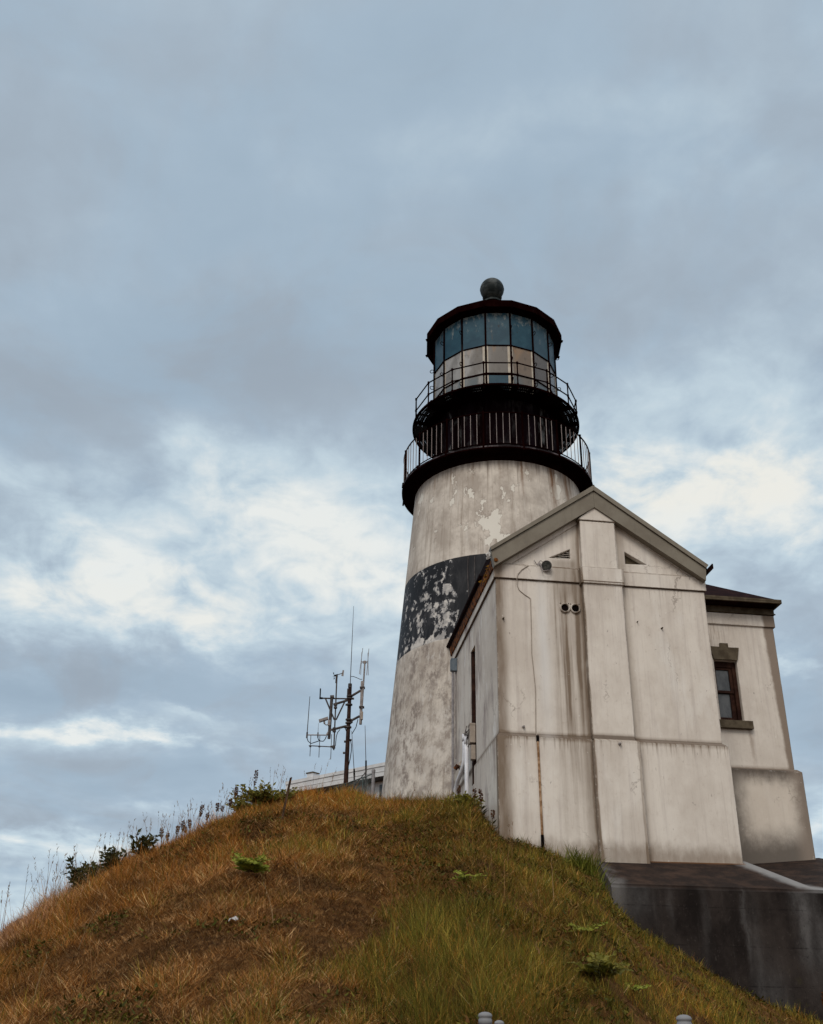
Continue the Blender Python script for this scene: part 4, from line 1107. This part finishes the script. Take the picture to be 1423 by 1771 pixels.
# ------------------------------------------------------------------ wire fence beside the tower
x, y = from_view(-.935, 29.5); zb = float(H(x, y))-.2
fe = empty('wire_fence', (x, y, zb), R(-YAW), 'chain link fence with a capped grey pipe post between mast and tower', 'fence')
hz_ = 7.08 - zb
pp = MB().tube([(0, 0, 0), (0, 0, hz_)], .048, 12).build('post', CONDUIT, fe)
MB().lathe([(.052, hz_-.06), (.056, hz_), (.04, hz_+.04), (.0, hz_+.055)], 14).build('cap', CONDUIT, pp)
MB().tube([(-.30, .35, 0), (-.30, .35, hz_-.14)], .022, 8).build('post', NETM, fe)
end = Vector((-1.15, 1.5)); mm = MB(); nn = 34
mm.tube([(-.02, 0, hz_-.10), (end.x, end.y, hz_-.16)], .016, 6)
for k in range(nn):
    for sgn in (1, -1):
        a = k/nn; b = a + .16*sgn*1.0
        pa, pb = Vector((end.x*a, end.y*a, 0.2)), Vector((end.x*b, end.y*b, hz_-.12))
        if -.01 <= b <= 1.02: mm.tube([pa, pb], .006, 4, cap=False)
mm.build('wire_mesh', NETM, fe)
x, y = from_view(-1.22, 31.0)

# ------------------------------------------------------------------ galvanised posts close to the standpoint
for (x, y, zt, r_, lab) in ((-3.10, -14.303, .192, .033, 'galvanised post with a rounded cap at the lower edge, taller one of the close pair'),
                            (-2.673, -12.553, .205, .030, 'galvanised post just peeking up right of the taller capped post'),
                            (-2.310, -14.938, .177, .033, 'galvanised post with rounded cap standing alone towards the right')):
    zb = float(H(x, y)) - .1
    e = empty('fence_post', (x, y, zb), 0, lab, 'post', 'galvanised fence posts along the foot of the slope')
    h = zt - zb
    MB().tube([(0, 0, 0), (0, 0, h-.035)], r_*.9, 20).build('pipe', GALV, e, smooth=False)
    MB().lathe([(r_*.9, h-.052), (r_*1.04, h-.050), (r_*1.04, h-.030), (r_*.95, h-.027), (r_*.95, h-.020), (r_*1.06, h-.017), (r_*1.06, h-.010), (r_*.9, h-.002), (r_*.5, h+.004), (0, h+.006)], 24).build('cap', GALV, e, smooth=True)

# ------------------------------------------------------------------ stake, litter
x, y = -4.17, -2.16; zb = float(H(x, y))
sk = MB().hexa([(-.018, -.012, -.2), (.018, -.012, -.2), (.018, .012, -.2), (-.018, .012, -.2), (.115, -.012, .70), (.155, -.012, .715), (.155, .012, .715), (.115, .012, .70)]).build('wooden_stake', STAKE)
sk.location = (x, y, zb); tag(sk, 'thin weathered wooden stake leaning on the grassy crest', 'stake')
x, y = -4.60, -7.63; zb = float(H(x, y))
sk = MB().add([(-.055, 0, .0), (-.02, -.02, .03), (.02, .0, .01), (.05, .01, .02), (.06, .05, .03), (.02, .06, .06), (-.02, .05, .04), (-.05, .05, .03)], [(0, 1, 6, 7), (1, 2, 5, 6), (2, 3, 4, 5)])
sk = sk.build('paper_scrap', PAPER, fix=False); md = sk.modifiers.new('thickness', 'SOLIDIFY'); md.thickness = .006
sk.location = (x, y, zb+.06); tag(sk, 'small crumpled scrap of white paper lying on the dry grass', 'litter')

# ------------------------------------------------------------------ plants
def leaf_mat(name, a, b_, c):
    def f(b):
        x, y, z = P3(); n = noise(vec(x, y, z), 9, 4, .6)
        col = mix(a, b_, ss(n, .4, .6)); col = mix(col, c, ss(noise(vec(x, y, z), 31, 2, .5), .60, .72)*.7)
        setc(b, col); b.inputs['Roughness'].default_value = .55; b.inputs['Specular IOR Level'].default_value = .25
        t = X.tree.nodes.new('ShaderNodeBsdfTranslucent'); X.tree.links.new(col, t.inputs[0])
        m = X.tree.nodes.new('ShaderNodeMixShader'); m.inputs[0].default_value = .3; o = X.tree.nodes['Material Output']
        X.tree.links.new(b.outputs[0], m.inputs[1]); X.tree.links.new(t.outputs[0], m.inputs[2]); X.tree.links.new(m.outputs[0], o.inputs[0])
    return material(name, f, .55)
LEAFG = leaf_mat('bright_green_leaf', (.20, .235, .028), (.29, .30, .040), (.38, .35, .07))
LEAFD = leaf_mat('dark_green_leaf', (.030, .032, .010), (.065, .060, .015), (.13, .085, .020))
LEAFY = leaf_mat('olive_leaf', (.13, .125, .018), (.21, .185, .026), (.33, .23, .035))
DOCK = leaf_mat('dried_dock_seed', (.085, .030, .013), (.15, .055, .018), (.22, .10, .028))
STEM = material('plant_stem', plain((.05, .035, .012), (.10, .07, .025), 12))


def leaf(m, p, d, n_, ln, wd, fold=.25):
    """a pointed leaf with a raised midrib fold: base p, direction d, normal n_"""
    d = d.normalized(); s = d.cross(n_).normalized(); n_ = s.cross(d)
    mid = p + d*ln*.45 - n_*wd*fold; tip = p + d*ln + n_*(-ln*.12)
    a, b = p + d*ln*.42 + s*wd*.5, p + d*ln*.42 - s*wd*.5
    m.add([p, a, tip, mid, b], [(0, 3, 1), (1, 3, 2), (0, 4, 3), (4, 2, 3)])


def frond(m, p, d, ln, rnd, pairs=9, wd=.12, droop=.5):
    d = d.normalized(); side = d.cross(Vector((0, 0, 1))).normalized(); q = p.copy(); st = [p.copy()]
    for i in range(pairs):
        t = i/pairs; d2 = (d + Vector((0, 0, -droop*t*1.6))).normalized(); q = q + d2*ln/pairs; st.append(q.copy())
        L_ = wd*(1.25-t)*rnd.uniform(.8, 1.15)
        for s in (1, -1):
            leaf(m, q, side*s + d2*.45 + Vector((0, 0, rnd.uniform(-.15, .25))), Vector((rnd.uniform(-.4, .4), rnd.uniform(-1.2, -.3), rnd.uniform(.3, 1))), L_, L_*.7)
    leaf(m, q, d, Vector((0, 0, 1)), wd*.5, wd*.2)
    return st


def herb(name, x, y, label, cat, seed, n, ln, pairs, wd, mat, group=None, rise=(.3, 1.1), sink=.0):
    rnd = random.Random(seed); zb = float(H(x, y)) - sink
    e = empty(name, (x, y, zb), 0, label, cat, group); m = MB(); st = MB()
    for k in range(n):
        a = 2*math.pi*k/n + rnd.uniform(-.4, .4); L_ = ln*rnd.uniform(.65, 1.15)
        s = frond(m, Vector((rnd.gauss(0, .03), rnd.gauss(0, .03), .02)), Vector((math.cos(a), math.sin(a), rnd.uniform(*rise))), L_, rnd, pairs, wd)
        st.tube(s, .006, 5, .002)
    m.build('foliage', mat, e, fix=False); st.build('stem', STEM, e)
    return e
herb('bracken', -4.51, -5.92, 'bright green bracken clump alone on the dry brown slope', 'fern', 1, 18, .32, 7, .12, LEAFG, rise=(.5, 1.6), sink=-.05)
herb('weed', -1.75, -6.24, 'low pale green weed in the grass downhill from the wall corner', 'weed', 2, 10, .25, 5, .09, LEAFG, sink=-.05, rise=(.1, .6))
herb('weed', -.60, -7.40, 'light green leafy weed on the slope above the bushier weed', 'weed', 3, 6, .22, 4, .09, LEAFG, sink=-.03, rise=(.3, 1.2))
herb('weed', -.90, -8.88, 'bushy yellow-green weed low on the right slope', 'weed', 4, 14, .34, 5, .12, LEAFY, sink=-.04, rise=(.5, 1.8))
herb('weed', -.35, -8.27, 'tiny pale green weed lowest on the right slope', 'weed', 5, 5, .14, 3, .07, LEAFG, sink=-.04, rise=(.3, .9))


def shrub(x, y, label, seed, h, w, nb, mat, cat='shrub', name='shrub', lsz=.10, sink=.05):
    rnd = random.Random(seed); zb = float(H(x, y)) - sink
    e = empty(name, (x, y, zb), 0, label, cat); m = MB(); st = MB()
    for b_ in range(nb):
        a = rnd.uniform(0, 6.28); lean = rnd.uniform(.1, 1)*w; hh = h*rnd.uniform(.55, 1.05)
        pts = [Vector((math.cos(a)*lean*t**1.2 + rnd.gauss(0, .02), math.sin(a)*lean*t**1.2, hh*t)) for t in (0, .25, .5, .75, 1)]
        st.tube(pts, .012, 5, .004)
        for t in range(1, 5):
            for k in range(rnd.randint(4, 8)):
                p = pts[t-1].lerp(pts[t], rnd.random()); d = Vector((rnd.gauss(0, 1), rnd.gauss(0, 1), rnd.uniform(-.2, .9)))
                leaf(m, p + d*.02, d, Vector((rnd.gauss(0, .6), rnd.gauss(-.7, .6), rnd.gauss(.4, .6))), lsz*rnd.uniform(.7, 1.4), lsz*rnd.uniform(.4, .6))
    m.build('foliage', mat, e, fix=False); st.build('stem', STEM, e)
    return e
shrub(-4.42, 2.80, 'broad olive green bush on the crest beside the leaning stake', 11, .30, .95, 85, LEAFY, lsz=.10)
shrub(-4.90, 2.75, 'smaller olive bush touching the broad one on its left side', 15, .24, .5, 34, LEAFY, lsz=.10)
shrub(-7.18, -2.25, 'dark leafy shrub lowest on the left skyline', 12, .50, .30, 14, LEAFD)
shrub(-6.81, -2.00, 'dark leafy shrub on the left skyline, middle one of three', 13, .46, .25, 12, LEAFD)
shrub(-6.42, -1.45, 'dark leafy shrub on the left skyline, nearest the dock stalks', 14, .44, .26, 13, LEAFD)
shrub(-6.95, -2.1, 'thin dark sprig between the two lowest skyline shrubs', 17, .34, .2, 7, LEAFD)
shrub(-.62, .35, 'dark green tangle of weeds at the foot of the side wall', 16, .36, .45, 44, LEAFY, lsz=.09)


def dock(x, y, h, label, seed, group, sink=0.0, leaves=False, lean=.06):
    rnd = random.Random(seed); zb = float(H(x, y)) - sink
    e = empty('dock_plant', (x, y, zb), 0, label, 'dock plant', group)
    lx, ly = rnd.gauss(0, lean), rnd.gauss(0, lean)
    pt = lambda t: Vector((lx*t*h, ly*t*h, h*t))
    MB().tube([pt(t) for t in (0, .3, .6, 1)], .008, 5, .004).build('stem', STEM, e)
    m = MB()
    for k in range(int(110*min(1, h/.6))):
        t = rnd.uniform(.62, 1.0); p = pt(t); rr = .022*math.sin(math.pi*min(1, (1.05-t)/.42))**.6+.008
        a = rnd.uniform(0, 6.28); d = Vector((math.cos(a), math.sin(a), rnd.uniform(-.1, .9)))
        leaf(m, p + d*rr*.3, d, Vector((rnd.gauss(0, 1), rnd.gauss(0, 1), .5)), rr*1.1+.012, .022)
    m.build('seed_head', DOCK, e, fix=False)
    if leaves:
        lf = MB()
        for k in range(9):
            a = rnd.uniform(0, 6.28); leaf(lf, pt(rnd.uniform(.05, .45)), Vector((math.cos(a), math.sin(a), rnd.uniform(.3, 1))), Vector((0, 0, 1)), .17, .05)
        lf.build('leaf', LEAFD, e, fix=False)
gcrest = 'dried dock stalks along the crest'
dock(-4.77, 2.69, .85, 'tall dried brown dock stalk rising behind the olive bushes', 21, gcrest)
dock(-5.10, 1.84, .62, 'dried brown dock stalk just left of the olive bushes', 22, gcrest)
dock(-5.78, 1.58, .58, 'thick dark red-brown dock head standing apart on the crest', 23, gcrest)
same = 'short dark dock head in the huddled row above the tawny crest grass'
for k, (x, y) in enumerate(((-6.24, .92), (-6.11, 1.09), (-6.03, 1.20), (-5.95, 1.28), (-5.88, 1.40), (-6.32, .80))):
    dock(x, y, .36+.06*(k % 3), same, 30+k, gcrest, sink=.05)
same2 = 'short dark dock stalk on the crest between the lone thick head and the bushes'
for k, (x, y) in enumerate(((-5.30, 1.81), (-5.42, 1.83), (-5.60, 1.70), (-5.22, 1.95))):
    dock(x, y, .34+.10*(k % 2), same2, 40+k, gcrest)
gw = 'brown dock plants by the side wall'
dock(-.72, .50, .50, 'brown dock plant in front of the white pipes, farthest left', 51, gw, leaves=True)
dock(-.55, -.2, .45, 'brown dock plant right of the straight white pipe', 52, gw, leaves=True)
dock(-.36, -.05, .58, 'tallest brown dock plant close to the side wall', 53, gw, leaves=True)
dock(-.24, -.35, .40, 'brown dock plant nearest the front wall corner', 54, gw, leaves=True)
dock(4.93, -1.9, .55, 'pale dry stalk by the foot of the retaining wall at the right edge', 55, None, leaves=False)

# ------------------------------------------------------------------ grass
rng = np.random.default_rng(5)


def sst(x, a, b):
    t = np.clip((x-a)/(b-a), 0, 1); return t*t*(3-2*t)


def blades(name, x, y, z, L_, W_, phi, th0, th1, col, tw):
    """blades of three segments as one mesh; colour per blade, a little lighter towards the tip"""
    n = len(x); ts = (0.0, .4, .75, 1.0); ws = (1.0, .85, .5)
    co = np.zeros((n, 7, 3), np.float32)
    wx, wy = -np.sin(phi+tw), np.cos(phi+tw)
    for i, t in enumerate(ts):
        th = th0 + (th1-th0)*t*.6
        hx = L_*t*np.sin(th); hzz = L_*t*np.cos(th)
        cx, cy, cz = x+hx*np.cos(phi), y+hx*np.sin(phi), z+hzz
        if i < 3:
            for s, k in ((-.5, 0), (.5, 1)):
                co[:, 2*i+k, 0] = cx+wx*W_*s*ws[i]; co[:, 2*i+k, 1] = cy+wy*W_*s*ws[i]; co[:, 2*i+k, 2] = cz
        else:
            co[:, 6, 0] = cx; co[:, 6, 1] = cy; co[:, 6, 2] = cz
    base = (np.arange(n, dtype=np.int32)*7)[:, None]
    loops = np.concatenate([base+np.array([[0, 1, 3, 2]]), base+np.array([[2, 3, 5, 4]]), base+np.array([[4, 5, 6]])], 1).astype(np.int32)
    me = bpy.data.meshes.new(name)
    me.vertices.add(n*7); me.vertices.foreach_set('co', co.ravel())
    me.loops.add(n*11); me.loops.foreach_set('vertex_index', loops.ravel())
    st = (np.arange(n, dtype=np.int32)*11)[:, None]+np.array([[0, 4, 8]], np.int32)
    me.polygons.add(n*3); me.polygons.foreach_set('loop_start', st.ravel().astype(np.int32))
    try: me.polygons.foreach_set('loop_total', np.tile(np.array([4, 4, 3], np.int32), n))
    except Exception: pass
    at = me.attributes.new('tint', 'FLOAT_COLOR', 'POINT')
    c4 = np.ones((n, 7, 4), np.float32); c4[:, :, :3] = col[:, None, :]
    at.data.foreach_set('color', c4.ravel())
    me.update(calc_edges=True); me.validate()
    me.materials.append(BLADE)
    o = bpy.data.objects.new(name, me); COL.objects.link(o)
    return o


def free(x, y, m=0.04):
    house = (x > -.06-m) & (y > -.10-m)
    apron = (x > 1.50 + np.clip((y+1.5)*.20, 0, .4) - m) & (y > -1.62-m)
    tower = np.hypot(x-TX, y-TY) < 3.36
    return ~(house | apron | tower)


def field(N, a0, a1, d0, d1):
    a = rng.uniform(a0, a1, N); d = rng.uniform(d0, d1, N)
    t = np.radians(a+YAW); x, y = CAM.x+d*np.sin(t), CAM.y+d*np.cos(t)
    k = free(x, y); a, d, x, y = a[k], d[k], x[k], y[k]
    dc = np.interp(a, CREST[:, 0], CREST[:, 1])
    return a, d, x, y, dc


def pick(pal, wts, n):
    pal = np.array(pal); i = rng.choice(len(pal), n, p=np.array(wts)/sum(wts)); return pal[i]


a, d, x, y, dc = field(600000, -27, 25, 8.4, 27.5)
b = field(400000, -27, 9, 8.4, 21.5)
a, d, x, y, dc = [np.concatenate(p) for p in zip((a, d, x, y, dc), b)]; extra = np.arange(len(a)) >= len(a)-len(b[0])
k = (d < dc+2.5); a, d, x, y, dc, extra = [v[k] for v in (a, d, x, y, dc, extra)]
n = len(a); z = H(x, y)
big = fbm(x*.35+3, y*.35, 101, 3); mid = fbm(x*1.1, y*1.1, 103, 3); fine = fbm(x*3.2, y*3.2, 107, 2)
G = np.clip(.62*sst(a, -5.0, 3.0)*(1-.30*sst(a, 9, 16)) + big*1.3 + mid*1.3 + fine*.5 - .16*sst(d, 17, 22) - sst(a, 2.0, -2)*sst(d, 15, 20)*.3, 0, 1)
G = np.clip(G + .55*np.exp(-((a-1.2)/2.2)**2-((d-11.2)/2.0)**2) + .5*np.exp(-((a-9.4)/1.2)**2-((d-18.8)/1.4)**2) - .7*np.exp(-((a-13.8)/1.8)**2-((d-13.5)/2.5)**2) - .55*np.exp(-((a-6.2)/2.0)**2-((d-14.6)/1.0)**2), 0, 1)
ridge = sst(dc-d, 8.0, 4.0)*sst(a, 4.5, 1.5)
that = sst(dc-d, 5.0, 9.0)*sst(a, .5, -2.5)*(1-G)
isg = (rng.random(n) < np.clip(G*.95, 0.02, .66)) & ~extra
ist = extra | ((~isg) & (rng.random(n) < np.clip(that*.9+.42, 0, .95)))
clump = np.clip(.78 + mid*1.9 + fine*1.9 + 1.2*fbm(x*7, y*7, 109, 2), .2, 1.9)
clump = np.where(extra, np.maximum(clump, .62), clump)
L_ = np.where(isg, rng.uniform(.08, .25, n), np.where(ist, rng.uniform(.06, .20, n), rng.uniform(.08, .22, n)))
tall = np.exp(-((a-1.6)/3.0)**2-((d-11.0)/2.2)**2); L_ = np.where(isg, L_*(1+.9*tall), L_)
L_ = L_*clump*(1+.35*ridge)*np.where(a > 10, .8, 1)
near_wall = np.exp(-((a-9.6)/.75)**2-((d-19.3)/.9)**2); L_ = L_*(1-.45*near_wall)
lawn = (a > 3) & (d > 15); L_ = np.where(lawn, L_*.85, L_)
th0 = np.where(ist, rng.uniform(.7, 1.5, n), rng.uniform(.02, .45, n))
th1 = th0 + np.where(ist, rng.uniform(-.2, .5, n), rng.uniform(.1, 1.0, n))
phi = 9*vnoise(x*1.3, y*1.3, 301) + 6*vnoise(x*3.3, y*3.3, 303) + rng.normal(0, 2.0, n)
W_ = np.where(isg, rng.uniform(.003, .0075, n), np.where(ist, rng.uniform(.003, .007, n), rng.uniform(.002, .0048, n)))*np.clip(d/13, .75, 1.9)
dark = 1.42*np.clip(1.0 + mid*1.7 + big*.7 + fine*1.3, .22, 1.7)[:, None]
cg = pick([(.066, .061, .008), (.036, .036, .005), (.095, .080, .011), (.21, .155, .030), (.14, .070, .012)], [3, 3.5, 2.0, 1.0, 1.6], n)
ct_ = pick([(.37, .19, .065), (.25, .110, .029), (.12, .048, .011), (.56, .35, .16), (.05, .020, .006)], [3, 3.6, 2.6, 2.2, 2.4], n)
cr_ = pick([(.24, .095, .016), (.17, .062, .010), (.32, .15, .034), (.09, .033, .007), (.15, .085, .012)], [4, 4, 2, 1.8, 1.2], n)
olive = pick([(.150, .105, .015), (.105, .080, .011), (.21, .14, .026), (.07, .05, .007)], [3, 3, 1.5, 1.5], n)
right = rng.random(n) < .72*sst(a + 14*fbm(x*.5, y*.5, 411, 3), -2.5, 4.0) + .25*sst(fbm(x*.6, y*.6, 401, 2), .0, .2)
cr_ = np.where(right[:, None], olive, cr_); ct_ = np.where((right & (rng.random(n) < .6))[:, None], olive, ct_)
col = np.where(isg[:, None], cg, np.where(ist[:, None], ct_, cr_))*dark*rng.uniform(.6, 1.3, (n, 1))
pale = (rng.random(n) < .55*sst(a, -13, -18)*sst(dc-d, 3.0, 0.5)); col[pale] = col[pale]*.3 + np.array((.42, .25, .15)); L_ = np.where(pale, L_*1.3, L_)
g_ = col.mean(1, keepdims=True); col = np.clip(g_ + (col-g_)*1.0, .001, 1)
tw = rng.normal(0, .9, n)
args = lambda s: (x[s], y[s], z[s]-.01, L_[s], W_[s], phi[s], th0[s], th1[s], col[s].astype(np.float32), tw[s])
o = blades('dry_grass', *args(~isg)); tag(o, 'dry tawny grass matted over the slope and standing along the crest', 'grass', kind='stuff')
o = blades('green_grass', *args(isg)); tag(o, 'green grass growing over the right half of the slope', 'grass', kind='stuff')
# low broad-leaved ground cover tangled into the turf
a, d, x, y, dc = field(60000, -26, 22, 8.6, 26.0)
k = (d < dc+.3) & (fbm(x*.9, y*.9, 501, 3) + .12*sst(a, -4, 4) > .07); a, d, x, y, dc = [v[k] for v in (a, d, x, y, dc)]
n = len(a); z = H(x, y) + rng.uniform(.0, .09, n)
col = pick([(.085, .080, .012), (.05, .052, .009), (.14, .12, .018), (.12, .055, .014)], [3, 3, 1.5, 2], n)*rng.uniform(.6, 1.3, (n, 1))
o = blades('ground_cover', x, y, z, rng.uniform(.03, .085, n), rng.uniform(.016, .038, n), rng.uniform(0, 6.28, n), rng.uniform(.3, 1.4, n), rng.uniform(.6, 2.0, n), col.astype(np.float32), rng.normal(0, .7, n))
tag(o, 'low small-leaved weeds and litter tangled into the turf', 'ground cover', kind='stuff')
# tall seeding stems along the skyline and scattered in the field
a, d, x, y, dc = field(9000, -26, 8, 9.5, 26.0)
k = (d < dc+.6) & ((rng.random(len(a)) < .010) | ((dc-d < 1.6) & (a < -4) & (rng.random(len(a)) < .35*np.clip(.5+3*fbm(x*.8, y*.8, 211, 2), 0, 1)))); a, d, x, y, dc = [v[k] for v in (a, d, x, y, dc)]
n = len(a); z = H(x, y)
hh = np.where(dc-d < 2, rng.uniform(.45, .95, n), rng.uniform(.35, .6, n))
phi = rng.uniform(0, 2*np.pi, n); th0 = rng.uniform(.02, .2, n)
col = pick([(.24, .14, .06), (.17, .09, .035), (.31, .21, .11)], [2, 2, 1], n)*rng.uniform(.8, 1.1, (n, 1))
o1 = (x, y, z, hh, np.full(n, .008), phi, th0, th0+rng.uniform(.05, .35, n), col.astype(np.float32), rng.normal(0, 1, n))
# seed heads: a few short blades near the tip of each stem
rep = 7; idx = np.repeat(np.arange(n), rep); t = rng.uniform(.72, .98, n*rep); th = (o1[6]+(o1[7]-o1[6])*.6)[idx]
hx = hh[idx]*t*np.sin(th); X2, Y2, Z2 = x[idx]+hx*np.cos(phi[idx]), y[idx]+hx*np.sin(phi[idx]), z[idx]+hh[idx]*t*np.cos(th)
m_ = n*rep
allb = [np.concatenate([p, q]) for p, q in zip(o1, (X2, Y2, Z2, rng.uniform(.03, .07, m_), np.full(m_, .009), rng.uniform(0, 6.28, m_), rng.uniform(.1, .7, m_), rng.uniform(.4, 1.2, m_), (col[idx]*.85).astype(np.float32), rng.normal(0, 1, m_)))]
o = blades('seeding_grass_stems', *allb); tag(o, 'tall thin seeding grass stems sticking up along the crest', 'grass', kind='stuff')
# bright tuft at the top of the retaining wall
n = 420; x = .38+rng.normal(0, .001, n); 
px_, py_ = .86, -2.45
x = px_+rng.normal(0, .13, n); y = py_+rng.normal(0, .14, n); z = H(x, y)
col = pick([(.105, .115, .014), (.075, .09, .010), (.15, .14, .02)], [3, 2, 2], n)
o = blades('grass_tuft', x, y, z, rng.uniform(.3, .55, n), rng.uniform(.010, .017, n), rng.uniform(0, 6.28, n), rng.uniform(.0, .4, n), rng.uniform(.4, 1.3, n), col.astype(np.float32), rng.normal(0, .8, n))
tag(o, 'bright green grass tuft near the upper left corner of the retaining wall', 'grass tuft')
